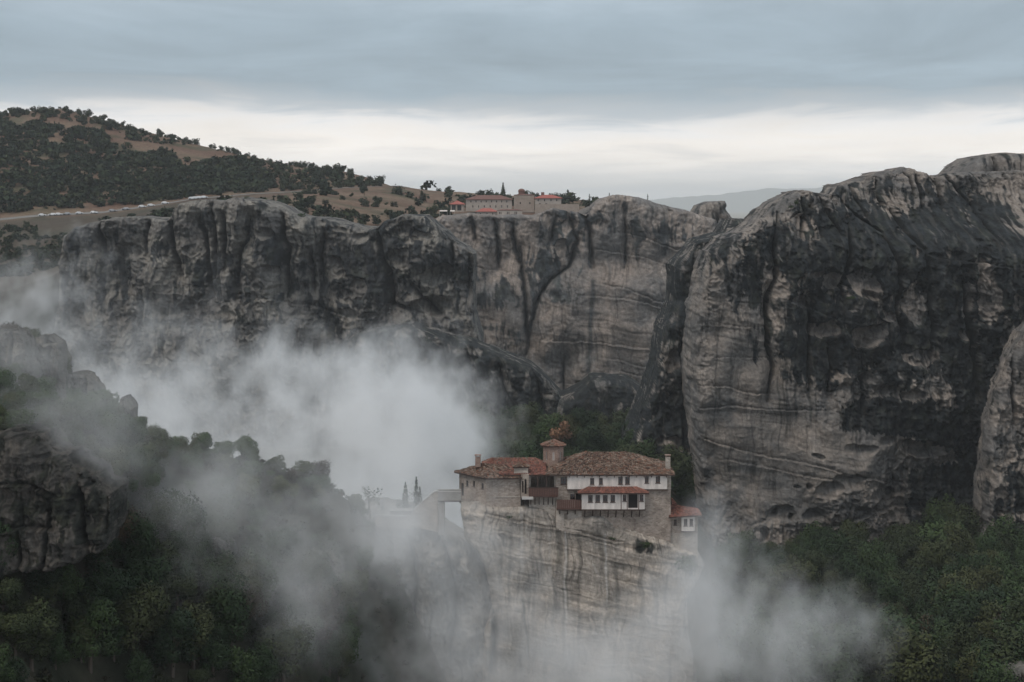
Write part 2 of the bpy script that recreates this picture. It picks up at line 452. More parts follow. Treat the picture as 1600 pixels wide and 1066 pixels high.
rock_mass('rock_wall', 'huge grey cliff streaked black, hollowed by weather holes, towering behind the tile-roofed monastery', 'cliff',
          [(1085, 930), (1098, 800), (1092, 720), (1083, 640), (1080, 560), (1086, 490), (1098, 430), (1112, 395), (1135, 374), (1160, 364), (1190, 352),
           (1205, 337), (1216, 326), (1240, 311), (1263, 299), (1279, 297), (1311, 307), (1325, 317), (1331, 303), (1347, 286), (1393, 281), (1408, 288), (1414, 289),
           (1422, 270), (1434, 264), (1452, 262), (1462, 266), (1478, 256), (1492, 262), (1508, 265), (1518, 276), (1530, 271), (1560, 266), (1640, 262), (1720, 266), (1730, 930)],
          560, 1.26, 11, R=24, A=8, rough=4.0, jag=0.6, bed_tint=0.18, pits=1.5, pit_bias=-0.05, smooth=[(1150, 590, 80, 140, 1), (1200, 720, 120, 100, 1), (1340, 710, 80, 50, 0.7)], cracks=RC, scoops=RS, ledges=RL, bulge=5.0, bulge_len=20, bed=(0.25, 0.16, 11.0), relief=(4.0, 90.0), fine=0.75,
          scoop_rand=(46, (1235, 1560, 330, 560), (5, 16), 3.6), polys=RP,
          lichen=[(1300, 400, 80, 70, 0.75), (1260, 520, 70, 70, 0.6), (1420, 400, 110, 80, 0.8), (1350, 560, 110, 50, 0.75), (1480, 500, 80, 90, 0.75),
                  (1150, 400, 60, 45, 0.55), (1170, 470, 26, 70, 0.35), (1130, 560, 30, 90, -0.3), (1190, 720, 130, 110, -0.6), (1350, 770, 90, 50, -0.5), (1560, 330, 60, 70, 0.6), (1600, 430, 60, 60, 0.5), (1330, 330, 260, 50, 0.25),
                  (1560, 480, 40, 60, 0.35)],
          bias=0.16, streaks=[(c[0], 3.2, 0.95) for c in RC[:3]] + [([(1263, 540), (1264, 605)], 4, .9), ([(1296, 545), (1297, 590), (1291, 622)], 5, .95), ([(1348, 560), (1348, 640)], 4, .9),
                   ([(1128, 470), (1116, 560), (1112, 700)], 2.5, .6), ([(1230, 600), (1232, 690)], 3, .4), ([(1186, 600), (1190, 720)], 3, .35)]
          + [([(x, y0), (x + d, y0 + h * 0.5), (x + d * 0.6, y0 + h)], w, a) for x, y0, h, w, d, a in [(lambda r: (r.uniform(1215, 1480), r.uniform(500, 590), r.uniform(60, 150), r.uniform(2.0, 4.5), r.uniform(-5, 5), r.uniform(.5, .95)))(random.Random(900 + k)) for k in range(20)]],
          setback=lambda u, v: 34 * sstep(420, 270, v) * sstep(1290, 1400, u) + 10 * sstep(620, 760, v) * sstep(1330, 1450, u) * sstep(1600, 1480, u) + 14 * sstep(400, 300, v))
rock_mass('rock_tower', 'dark shaded rock tower leaning against the left edge of the great streaked cliff', 'rock tower',
          [(1000, 1000), (955, 900), (972, 760), (984, 700), (1008, 640), (1027, 590), (1039, 519), (1060, 472), (1058, 418), (1080, 396), (1098, 376), (1137, 366), (1165, 380), (1200, 420), (1200, 1000)],
          592, 1.7, 23, R=30, A=9, rough=4.0, pits=1.0, cracks=[([(1098, 420), (1090, 500), (1082, 560)], 3, 4), ([(1065, 520), (1075, 580), (1068, 660), (1072, 720)], 3, 3)],
          scoops=[(1060, 690, 14, 12, 3), (1036, 690, 10, 8, 3), (1055, 560, 14, 14, 3), (1110, 388, 14, 8, 3)],
          bias=0.78, lichen=[(1040, 690, 16, 10, -0.7), (1090, 400, 30, 30, -0.2)], bulge=3, relief=(4, 60), fine=0.5, white=[([(1085, 440), (1075, 500)], 3, .2)])  # high bias puts the darkness of the cliff's shaded side into the colour
rock_mass('rock_block', 'small dark block of rock wedged at the shoulder of the great cliff', 'rock',
          [(1110, 430), (1128, 385), (1152, 343), (1170, 342), (1186, 346), (1204, 358), (1215, 430)], 604, 1.7, 29, R=16, A=10, rough=3.0, bias=0.6, fine=0.4)
rock_mass('rock_dome', 'topmost rounded dome of the great cliff with short black drip stains', 'rock dome',
          [(1480, 330), (1500, 280), (1518, 257), (1540, 244), (1564, 239), (1610, 240), (1680, 236), (1700, 330)], 640, 1.7, 31, R=22, A=9, rough=2.5, bias=0.38,
          cracks=[([(1555, 238), (1556, 275)], 2.5, 3)], streaks=[([(x, 262), (x + 1, 262 + h)], 2.2, .8) for x, h in ((1566, 20), (1572, 28), (1580, 24), (1590, 30), (1598, 22), (1606, 30))], fine=0.4)
rock_mass('rock_buttress', 'pale buttress split by one thin black crack at the right end of the great cliff', 'rock buttress',
          [(1526, 940), (1531, 840), (1536, 760), (1538, 700), (1548, 640), (1560, 600), (1580, 556), (1600, 520), (1625, 490), (1680, 470), (1760, 480), (1760, 940)],
          541, 1.5, 37, R=12, A=5, rough=5.0, jag=0.25, back=10, pits=1.0, cracks=[([(1581, 545), (1582, 600), (1580, 660)], 2.6, 3.0)], bias=0.28, bed=(0.3, 0.05, 8),
          lichen=[(1590, 760, 40, 70, 0.45), (1640, 560, 60, 60, 0.2)], fine=0.6, scoop_rand=(25, (1550, 1640, 640, 840), (4, 9), 1.6))

# --- cliff below the far monastery
CC = [([(909, 326), (925, 363), (926, 420)], 5, 6), ([(885, 326), (905, 378), (890, 417), (859, 436), (836, 475), (822, 555)], 3.4, 5),
      ([(813, 386), (818, 430), (821, 475), (825, 545)], 4, 6), ([(773, 345), (776, 390), (780, 420)], 3.5, 5), ([(738, 340), (742, 380)], 3, 4),
      ([(978, 330), (979, 380), (977, 420)], 2.4, 2.5), ([(882, 560), (880, 590), (884, 625)], 2.5, 3), ([(800, 350), (806, 390), (816, 420)], 4, 4), ([(868, 340), (862, 380)], 3, 3)]
rock_mass('rock_wall', 'banded grey and pink cliff standing under the far red-roofed monastery', 'cliff',
          [(640, 760), (650, 420), (652, 352), (690, 338), (720, 335), (765, 335), (830, 337), (848, 331), (864, 326), (880, 330), (905, 333), (918, 338), (928, 322), (942, 309), (966, 304), (1000, 308),
           (1030, 317), (1060, 324), (1085, 330), (1120, 345), (1130, 420), (1130, 760)],
          985, 1.4, 41, R=16, A=6, rough=3.0, pits=0.8, pit_bias=-0.1, smooth=[(960, 530, 110, 110, 0.85), (790, 480, 60, 80, 0.8), (960, 390, 80, 30, 0.5)], back=60, cracks=CC, bulge=8, bulge_len=18, bed=(0.4, 0.14, 12.0), relief=(6, 80), fine=0.7,
          ledges=[([(890, 431), (928, 443), (982, 452), (1021, 470), (1062, 477)], 5, 3.0), ([(928, 463), (985, 467), (1030, 480)], 3, 1.6), ([(868, 532), (930, 534), (1022, 546)], 3, 1.6),
                  ([(986, 366), (1021, 378), (1052, 390), (1080, 392)], 4, 3.0), ([(940, 392), (1000, 402), (1060, 420)], 3, 1.6), ([(960, 560), (1000, 572)], 3, 1.6), ([(970, 580), (1010, 588)], 3, 1.4), ([(745, 420), (800, 428), (815, 440)], 3, 2.0),
                  ([(880, 600), (920, 596), (960, 604)], 3, 1.4)],
          scoops=[(890, 352, 12, 9, 5), (880, 385, 14, 20, 4), (735, 360, 10, 22, 4), (800, 400, 18, 26, 3), (850, 345, 10, 16, 3)],
          lichen=[(860, 430, 40, 60, 0.55), (770, 480, 50, 60, 0.4), (960, 370, 110, 45, 0.34), (900, 340, 60, 30, 0.3), (970, 530, 80, 70, -0.6), (940, 450, 60, 20, -0.25), (1060, 360, 50, 30, 0.25), (760, 360, 60, 40, 0.12)],
          bias=0.14, streaks=[([(927, 440), (922, 500), (917, 560), (918, 598)], 7, .85), ([(1030, 480), (1024, 540)], 4, .5), ([(776, 350), (779, 415)], 8, .7), ([(800, 350), (802, 400)], 5, .6), ([(950, 400), (952, 440)], 4, .5)],
          pale=(0.275, 0.235, 0.207), grey=(0.15, 0.144, 0.14), dark=(0.045, 0.05, 0.054),
          setback=lambda u, v: 8 * sstep(850, 780, u) + 8 * sstep(460, 400, v))
rock_mass('rock_crag', 'far flat-capped rock crag against the blue mountain', 'crag',
          [(1070, 520), (1075, 360), (1086, 335), (1095, 321), (1112, 315), (1134, 314), (1138, 321), (1136, 327), (1145, 340), (1154, 352), (1150, 372), (1165, 520)],
          1080, 1.6, 47, R=14, A=9, rough=2.0, bias=0.4, fine=0.6, cracks=[([(1120, 335), (1126, 370)], 3, 3)])
rock_mass('rock_dome', 'low black-faced dome of rock rising from the trees below the banded cliff', 'rock dome',
          [(780, 760), (815, 672), (830, 652), (846, 640), (882, 628), (905, 617), (921, 609), (926, 600), (950, 598), (990, 602), (1013, 617), (1040, 640), (1060, 760)],
          850, 1.6, 53, R=34, A=14, rough=2.5, bias=0.8, lichen=[(850, 640, 30, 10, -0.2), (890, 622, 30, 6, -0.15)], fine=0.5, ledges=[([(915, 610), (960, 606), (1000, 612)], 3, 2)])

# --- cliffs on the left, half in the cloud
MC = [([(158, 345), (160, 370), (165, 395)], 4, 6), ([(232, 343), (228, 372), (231, 400)], 3, 6), ([(268, 346), (270, 362), (275, 392), (285, 430)], 4, 8),
      ([(314, 345), (322, 358), (326, 380), (334, 430), (339, 462)], 3.5, 7), ([(336, 320), (340, 375), (342, 434)], 3, 5), ([(356, 335), (357, 370), (355, 415)], 3.5, 6),
      ([(397, 340), (392, 372), (380, 393), (377, 446)], 3, 5), ([(446, 333), (444, 364), (451, 387), (450, 456)], 4, 8), ([(484, 398), (489, 450)], 3, 4),
      ([(586, 356), (591, 372), (597, 405), (610, 428), (617, 474), (650, 486)], 4, 8), ([(709, 376), (707, 400), (707, 424)], 3, 5), ([(736, 400), (734, 452)], 3, 5), ([(190, 400), (196, 440)], 3, 4),
      ([(505, 360), (498, 400), (503, 440)], 4, 5), ([(640, 440), (668, 470), (690, 490)], 3, 4)]
rock_mass('rock_wall', 'row of rounded brown-grey cliffs cut by black joints, rising out of the cloud', 'cliff',
          [(60, 800), (92, 470), (98, 400), (101, 368), (118, 353), (152, 345), (198, 338), (233, 341), (262, 345), (272, 332), (285, 319), (308, 313), (346, 313), (372, 309), (410, 314), (436, 323),
           (452, 333), (470, 341), (500, 341), (530, 350), (558, 356), (587, 357), (598, 346), (630, 336), (663, 338), (695, 361), (709, 378), (728, 387), (740, 398), (739, 448), (741, 494), (752, 530), (765, 800)],
          800, 1.36, 61, R=20, A=9, rough=3.5, pits=1.6, back=60, cracks=MC, bulge=10, bulge_len=17, bed=(0.5, 0.05, 12), relief=(6, 70), fine=0.9,
          scoops=[(417, 364, 13, 9, 6), (620, 400, 22, 13, 6), (682, 428, 26, 18, 7), (676, 478, 36, 14, 6), (564, 372, 14, 10, 4), (660, 370, 20, 8, 4), (640, 355, 14, 7, 3), (205, 392, 24, 12, 4), (520, 420, 16, 20, 4), (560, 450, 16, 20, 4), (425, 420, 14, 10, 4)],
          scoop_rand=(30, (500, 730, 350, 500), (5, 14), 4.0),
          ledges=[([(418, 464), (460, 474), (500, 483), (545, 498)], 4, 3.0), ([(575, 512), (625, 515)], 3, 2.0), ([(245, 454), (290, 458)], 3, 2), ([(285, 413), (330, 416)], 2.5, 1.6), ([(196, 438), (226, 442)], 2.5, 1.5), ([(330, 466), (365, 470)], 2.5, 2)],
          lichen=[(640, 380, 70, 50, 0.35), (560, 440, 60, 50, 0.45), (430, 395, 24, 22, 0.4), (200, 420, 60, 30, 0.25), (350, 430, 40, 30, 0.35), (690, 440, 50, 20, 0.2)],
          bias=0.40, pale=(0.215, 0.2, 0.178), grey=(0.125, 0.118, 0.112), dark=(0.028, 0.031, 0.034),
          setback=lambda u, v: -10 * np.exp(-((u - 390) / 90.0) ** 2) + 14 * np.exp(-((u - 520) / 50.0) ** 2))
rock_mass('rock_spur', 'dark lower spur of rock sloping down to the wooded valley', 'rock spur',
          [(470, 800), (500, 560), (560, 525), (640, 512), (690, 530), (735, 540), (765, 550), (800, 565), (832, 577), (858, 600), (878, 622), (866, 660), (880, 800)],
          735, 1.6, 67, R=24, A=10, rough=3.5, pits=1.4, cracks=[([(778, 570), (790, 610), (812, 650)], 4, 5), ([(730, 550), (742, 600)], 4, 5), ([(690, 540), (700, 600)], 4, 5), ([(842, 600), (850, 640)], 3, 3)], bulge=7, bulge_len=16,
          bias=0.72, lichen=[(760, 548, 60, 6, -0.15)], fine=0.8, pale=(0.21, 0.19, 0.17), grey=(0.12, 0.116, 0.11))

# --- the pillar that carries the monastery
rock_mass('rock_pillar', 'pale streaked rock pillar that carries the tile-roofed monastery', 'rock pillar',
          [(740, 1240), (754, 1066), (757, 992), (769, 955), (766, 921), (748, 868), (726, 840), (720, 808), (721, 790), (748, 787), (766, 790), (830, 790), (890, 806), (940, 806), (1000, 830), (1048, 846),
           (1064, 858), (1094, 868), (1101, 884), (1094, 905), (1072, 940), (1078, 1000), (1090, 1080), (1110, 1240)],
          300.8, 1.25, 71, R=14, A=1.5, bed_tint=0.26, jag=0.5, rough=3.0, back=14, mat=M_ROCKN,
          cracks=[([(768, 960), (775, 1000), (764, 1066)], 6, 1.0), ([(815, 930), (822, 980), (828, 1030)], 2, 0.2)],
          bulge=0.9, bulge_len=25, bed=(0.16, 0.2, 13.0), relief=(1.3, 90), fine=0.10, smooth=[(900, 950, 260, 170, 0.8)],
          ledges=[([(766, 803), (795, 812), (821, 816), (866, 826), (924, 836), (960, 846)], 4, 0.8), ([(775, 828), (820, 838), (868, 850), (940, 868), (1040, 892)], 4, 0.35), ([(905, 838), (990, 858), (1070, 880)], 5, 0.5),
                  ([(760, 858), (830, 872), (900, 890), (1000, 914)], 3, 0.2), ([(790, 905), (900, 925), (980, 945)], 3, 0.18), ([(940, 816), (990, 834), (1030, 846)], 4, 0.6)],
          lichen=[(800, 815, 40, 8, 0.45), (900, 830, 40, 8, 0.35), (1010, 855, 40, 14, 0.5), (1075, 885, 26, 20, 0.7), (745, 850, 20, 40, 0.4), (772, 960, 14, 60, 0.5), (850, 850, 60, 20, -0.1), (960, 880, 60, 20, 0.2)],
          bias=0.0, lich_amp=0.6, pale=(0.44, 0.38, 0.325), grey=(0.29, 0.26, 0.23), dark=(0.055, 0.056, 0.052),
          streaks=[([(870, 800), (872, 840), (876, 910)], 12, .6), ([(884, 820), (886, 900), (885, 960)], 4, .55), ([(905, 830), (906, 920)], 6, .45), ([(936, 830), (941, 870), (937, 905)], 7, .4), ([(880, 920), (880, 1040)], 5, .5), ([(845, 820), (846, 900)], 4, .35), ([(796, 830), (798, 960)], 5, .45), ([(832, 850), (834, 1000)], 6, .4), ([(905, 900), (903, 1040)], 5, .4), ([(962, 870), (964, 1000)], 6, .4), ([(1000, 880), (1004, 980)], 7, .4), ([(780, 850), (784, 930)], 6, .4)],
          white=[([(815, 792), (816, 850), (814, 920)], 5, .55), ([(884, 830), (883, 930), (884, 1030)], 3.5, .75), ([(945, 835), (947, 890), (948, 960)], 3.5, .8), ([(925, 880), (938, 905)], 4, .4), ([(872, 960), (871, 1020)], 2.5, .5), ([(858, 830), (860, 920)], 5, .3)],
          streak_amp=0.62)
rock_mass('rock_saddle', 'dim grey rock saddle in the mist below the footbridge', 'rock saddle',
          [(520, 1200), (530, 850), (560, 806), (600, 808), (640, 816), (680, 833), (702, 848), (735, 866), (772, 930), (776, 1000), (772, 1200)],
          306, 1.8, 73, R=26, A=6, rough=4, back=16, mat=M_ROCKN, bias=0.25, cracks=[([(640, 840), (650, 920), (640, 1000)], 5, 2), ([(700, 850), (712, 930), (705, 1030)], 5, 2)], bulge=2, relief=(2.5, 60), fine=0.3,
          pale=(0.30, 0.28, 0.255), grey=(0.2, 0.192, 0.182))
# ------------------------------------------------------------------ ground
RIDGE = [P(*t) for t in [(-500, 330, 235), (-200, 440, 235), (0, 528, 240), (60, 556, 245), (130, 608, 250), (190, 668, 256), (250, 694, 262), (300, 706, 268), (420, 728, 278), (500, 756, 288), (555, 788, 298), (600, 850, 303), (650, 960, 304), (760, 1200, 300)]]
RX = np.array([p[0] for p in RIDGE]); RY = np.array([p[1] for p in RIDGE]); RZ = np.array([p[2] for p in RIDGE])
def ground_z(x, y):
    x = np.asarray(x, float); y = np.asarray(y, float)
    yr = np.interp(x, RX, RY); zr = np.interp(x, RX, RZ)
    dy = yr - y
    n = fbm(x / 22.0, y / 22.0, 4, 301)
    slope = -0.49 * dy + 1.01 * np.sqrt(dy * dy + 49.0) - 1.01 * 7.0
    front = zr - slope - 4.0 * np.sin(np.clip(dy, 0, 60) / 60 * np.pi) * (0.4 + 0.6 * n) + 2.2 * n * sstep(0, 12, dy)
    hl = front - np.maximum(0, x - RX[-1]) * 2.5
    basin = -128 + 44 * sstep(400, 560, y) * sstep(66, 42, x * 540.0 / np.maximum(y, 1)) + 22 * sstep(400, 560, y) * sstep(42, 66, x * 540.0 / np.maximum(y, 1)) - 26 * sstep(650, 800, y) - 40 * sstep(1500, 2400, y)
    basin = basin + 3.0 * fbm(x / 40.0, y / 40.0, 3, 302)
    x0 = 50 + (y - 270) * 0.06
    hr = np.interp(y, [200, 270, 400, 540, 900], [-68, -75, -94, -105, -108]) - 0.5 * np.maximum(0, x0 - x) + 0.10 * np.clip(x - x0, 0, 60) + 3.2 * fbm(x / 26.0, y / 26.0, 3, 303) - 0.3 * np.maximum(0, 235 - y)
    return np.maximum(np.maximum(np.where(y < 360, hl, -500), hr), basin)

def axis(lo, hi, fine_lo, fine_hi, st):
    a = list(np.arange(fine_lo, fine_hi + 0.1, st))
    s = st; p = fine_hi
    while p < hi: s *= 1.3; p += s; a.append(min(p, hi))
    s = st; p = fine_lo
    while p > lo: s *= 1.3; p -= s; a.insert(0, max(p, lo))
    return np.array(a)
gx = axis(-14500, 14500, -110, 210, 2.0); gy = axis(-40, 35000, 120, 620, 2.0)
GX, GY = np.meshgrid(gx, gy)
gz = ground_z(GX.ravel(), GY.ravel())
gi = np.arange(GX.size).reshape(GX.shape)
gf = np.stack([gi[:-1, :-1].ravel(), gi[:-1, 1:].ravel(), gi[1:, 1:].ravel(), gi[1:, :-1].ravel()], 1)
gt = sstep(-0.4, 0.5, fbm(GX.ravel() / 9.0, GY.ravel() / 9.0, 4, 305))
gc = lerp3((0.022, 0.026, 0.015), (0.045, 0.040, 0.028), gt)
fl = sstep(1500, 2400, GY.ravel())[:, None]
gc = gc * (1 - fl) + np.array((0.20, 0.18, 0.13))[None, :] * fl
tag(np_mesh('ground', np.stack([GX.ravel(), GY.ravel(), gz], 1), gf, M_SOIL, gc), kind='structure')

# --- plateau and hill behind the cliffs
HS = [P(*t) for t in [(-300, 215, 1500), (-60, 184, 1500), (0, 178, 1500), (60, 172, 1500), (100, 170, 1500), (150, 184, 1480), (250, 211, 1460), (350, 236, 1440), (450, 257, 1420), (540, 268, 1400), (585, 280, 1380), (612, 291, 1360), (690, 302, 1340), (800, 308, 1300), (900, 310, 1300), (960, 316, 1280), (1010, 345, 1280), (1140, 370, 1280)]]
RD = [P(*t) for t in [(-300, 352, 1120), (0, 344, 1130), (60, 338, 1135), (160, 333, 1140), (240, 322, 1150), (300, 312, 1160), (380, 305, 1180), (450, 301, 1200), (540, 294, 1230), (620, 290, 1290), (700, 304, 1295), (900, 312, 1290), (960, 320, 1260), (1010, 348, 1260), (1140, 372, 1270)]]
FR = [P(*t) for t in [(-300, 480, 850), (0, 460, 850), (90, 430, 850), (130, 385, 870), (200, 362, 880), (260, 350, 870), (290, 334, 860), (430, 330, 880), (520, 352, 900), (590, 352, 920), (640, 346, 1018), (720, 337, 1018), (840, 336, 1018), (930, 330, 1024), (960, 330, 1040), (1010, 350, 1040), (1140, 375, 1060)]]
def ctrl(c, x):
    cx_ = np.array([p[0] for p in c]); return np.interp(x, cx_, [p[1] for p in c]), np.interp(x, cx_, [p[2] for p in c])
def hill_z(x, y):
    ys, zs = ctrl(HS, x); yr, zr = ctrl(RD, x); yf, zf = ctrl(FR, x)
    yr = np.clip(yr, yf + 5, ys - 5)
    t1 = np.clip((y - yf) / (yr - yf), 0, 1); t2 = np.clip((y - yr) / (ys - yr), 0, 1)
    z = np.where(y < yr, zf + (zr - zf) * t1, zr + (zs - zr) * (t2 * 0.75 + 0.25 * np.sin(t2 * np.pi / 2)))
    z = z + 2.4 * fbm(x / 60.0, y / 60.0, 3, 311) * np.clip(t1 * (1 - t1) * 4 + t2 * (1 - t2) * 4, 0, 1)
    z = z - 0.35 * np.clip(y - ys, 0, None) - 6.0 * np.clip(yf - y, 0, 40)
    return z
hx = np.arange(-520, 170, 4.0); hy = np.concatenate([np.arange(840, 1540, 4.0), np.arange(1540, 2300, 40.0)])
HX, HY = np.meshgrid(hx, hy)
x_, y_ = HX.ravel(), HY.ravel()
hz = hill_z(x_, y_)
hi_ = np.arange(HX.size).reshape(HX.shape)
hf = np.stack([hi_[:-1, :-1].ravel(), hi_[:-1, 1:].ravel(), hi_[1:, 1:].ravel(), hi_[1:, :-1].ravel()], 1)
ht = sstep(-0.35, 0.45, fbm(x_ / 45.0, y_ / 45.0, 4, 312)); hg = sstep(0.0, 0.5, fbm(x_ / 30.0, y_ / 30.0, 4, 313))
hc = lerp3((0.135, 0.082, 0.058), (0.175, 0.125, 0.088), ht)
hc = hc * (1 - 0.7 * hg[:, None]) + np.array((0.055, 0.065, 0.038))[None, :] * 0.7 * hg[:, None]
yf_h, _ = ctrl(FR, x_)
yr_h, _ = ctrl(RD, x_)
lw_ = (0.75 * sstep(3, 12, yr_h - y_) * sstep(-110, -190, x_))[:, None]
hc = hc * (1 - lw_) + np.array((0.055, 0.052, 0.04))[None, :] * lw_
hm_ = sstep(4, -4, y_ - yf_h)[:, None]
hc = hc * (1 - hm_) + np.array((0.055, 0.056, 0.048))[None, :] * hm_
tag(np_mesh('hill', np.stack([x_, y_, hz], 1), hf, M_SOIL, hc), kind='structure')
# road across the plateau
rx = np.linspace(RD[0][0], P(640, 300, 1290)[0], 160)
ryy, rz_ = ctrl(RD, rx)
rv = []; rf = []
for i in range(160):
    for s in (-3.6, 3.6):
        rv.append((rx[i], ryy[i] + s, float(hill_z(rx[i], ryy[i] + s)) + 0.25))
for i in range(159): rf.append((2 * i, 2 * i + 2, 2 * i + 3, 2 * i + 1))
tag(mesh_obj('road', rv, rf, simple('asphalt', (0.2, 0.19, 0.18), 0.12, 0.2)), kind='structure')

# --- far mountains
def mountain(name, sky_pts, Y, depth, seed, c):
    xs = np.linspace(sky_pts[0][0], sky_pts[-1][0], 160)
    ys = np.linspace(0, 1, 24)
    XX, TT = np.meshgrid(xs, ys)
    top = np.interp(XX, [p[0] for p in sky_pts], [p[1] for p in sky_pts])
    X = (XX - 800) / F * Y
    Zt = (HOR - top) / F * Y
    prof = np.where(TT < 0.6, np.sin(TT / 0.6 * np.pi / 2) ** 1.2, 1 - 0.6 * (TT - 0.6) / 0.4)
    Z = -194 + (Zt + 194) * prof + fbm(XX / 18.0, TT * 4, 4, seed) * 14 * prof
    Yy = Y - depth * 0.6 + TT * depth
    ii = np.arange(XX.size).reshape(XX.shape)
    f = np.stack([ii[:-1, :-1].ravel(), ii[:-1, 1:].ravel(), ii[1:, 1:].ravel(), ii[1:, :-1].ravel()], 1)
    cc = np.tile(np.array(c)[None, :], (XX.size, 1))
    return tag(np_mesh(name, np.stack([X.ravel(), Yy.ravel(), Z.ravel()], 1), f, M_SOIL, cc), kind='structure')
MC_ = (0.13, 0.15, 0.145)
mountain('mountain', [(800, 345), (960, 318), (1060, 308), (1120, 304), (1160, 299), (1200, 294), (1240, 295), (1300, 292), (1380, 300), (1480, 322), (1800, 345)], 27000, 3600, 401, MC_)
mountain('mountain', [(900, 345), (1150, 312), (1260, 296), (1310, 289), (1340, 292), (1420, 300), (1700, 296), (2200, 340)], 31000, 3600, 402, MC_)

# ------------------------------------------------------------------ outcrops on the near slope
def ground_hit(px, py, y0=150.0, y1=340.0):
    ys = np.arange(y0, y1, 0.5)
    g = ground_z((px - 800) / F * ys, ys) - (HOR - py) / F * ys
    k = np.argmax(g > 0)
    return float(ys[k]) if g[k] > 0 else y1
near = dict(mat=M_ROCKN, pale=(0.095, 0.084, 0.073), grey=(0.052, 0.049, 0.045), dark=(0.02, 0.021, 0.018))
rock_mass('rock_outcrop', 'grey layered rock outcrop with a rusty ledge at the left edge of the wooded slope', 'outcrop',
          [(-60, 900), (-60, 690), (-10, 688), (20, 700), (44, 728), (66, 734), (84, 752), (108, 764), (124, 785), (140, 796), (148, 840), (136, 880), (60, 900)], 206, 1.4, 83, R=10, A=1.6, rough=10, back=12, tilt=0.45, setback=lambda u, v: 0.03 * (u + 10), fine=0.2, pits=0.25,
          cracks=[([(98, 770), (106, 800), (112, 840), (120, 880)], 5, 1.6), ([(60, 800), (62, 850), (56, 900)], 4, 1.0), ([(140, 790), (150, 850)], 3, 0.8), ([(20, 790), (22, 900)], 3, 0.6)], bulge=1.2, bulge_len=18,
          ledges=[([(-20, 765), (30, 768), (70, 790)], 5, 1.2), ([(-20, 838), (30, 832), (66, 838)], 6, 1.6), ([(100, 815), (150, 822)], 3, 0.7), ([(70, 872), (140, 868)], 3, 0.6)], bias=0.46, bed=(0.35, 0.1, 16), relief=(1.6, 50), jag=0.5,
          lichen=[(70, 790, 40, 30, 0.4), (150, 830, 40, 30, 0.4), (30, 860, 30, 30, 0.1), (30, 720, 50, 14, -0.2)], streaks=[([(100, 780), (112, 870)], 6, .8)], **near)
for nm, lab, pts, dY in [
        ('rock_crag', 'broad misty crag at the top left corner of the wooded ridge', [(-40, 640), (-40, 512), (0, 514), (29, 518), (38, 534), (43, 556), (60, 640)], 2),
        ('rock_crag', 'twin-headed grey crag on the misty ridge, second from the left', [(36, 640), (42, 585), (48, 551), (55, 526), (69, 525), (71, 537), (87, 538), (96, 563), (98, 586), (112, 640)], 1),
        ('rock_crag', 'rounded grey crag on the misty ridge left of the lone pinnacle', [(90, 680), (100, 620), (102, 588), (118, 584), (134, 587), (146, 605), (154, 622), (153, 645), (160, 690)], 1),
        ('rock_pinnacle', 'lone pointed rock pinnacle standing on the misty ridge', [(176, 690), (181, 657), (182, 644), (186.5, 624), (191.5, 622), (202, 641), (201, 655), (214, 690)], 1),
        ('boulder', 'pale flat boulder high on the slope just below the lone pinnacle', [(166, 740), (170, 716), (186, 706), (206, 712), (214, 740)], -2),
        ('boulder', 'long grey ledge of rock in the mist in the middle of the slope', [(286, 870), (292, 842), (318, 834), (344, 845), (358, 856), (362, 875)], -2),
        ('boulder', 'flat pale slab of rock between the trees of the slope', [(386, 885), (390, 864), (410, 856), (438, 858), (446, 885)], -2),
        ('boulder', 'cracked square boulder above the dark foot of the slope', [(470, 930), (474, 880), (486, 862), (516, 866), (533, 880), (536, 930)], -2),
        ('boulder', 'brown boulder at the bottom right corner below the wood', [(1560, 1120), (1568, 1062), (1584, 1050), (1620, 1046), (1630, 1120)], None)]:
    us_ = [p[0] for p in pts]; vs_ = [p[1] for p in pts]
    if dY is None: Yh = 262.0
    else:
        Yh = ground_hit(sum(us_) / len(us_), max(vs_) - 0.35 * (max(vs_) - min(vs_)))
        if Yh > 330: Yh = 252.0
        Yh += dY
    rock_mass(nm, lab, nm.split('_')[-1], pts, Yh, 1.3, 90 + int(abs(us_[0])), R=12, A=1.2, rough=3.5, back=5, fine=0.22, relief=(0.9, 26), bed=(0.2, 0.08, 9), bias=0.2, pits=0.4, jag=0.6,
              cracks=[([(np.mean(us_) + 4, min(vs_)), (np.mean(us_) + 1, max(vs_))], 2.5, 0.8)], bulge=0.6, bulge_len=9, **dict(near, pale=(0.17, 0.155, 0.135), grey=(0.10, 0.095, 0.085)))  # stone lightened to put the mist over the crags into its colour
# ------------------------------------------------------------------ building helpers
def Xp(px, Y): return (px - 800.0) / F * Y
def Zp(py, Y): return (HOR - py) / F * Y

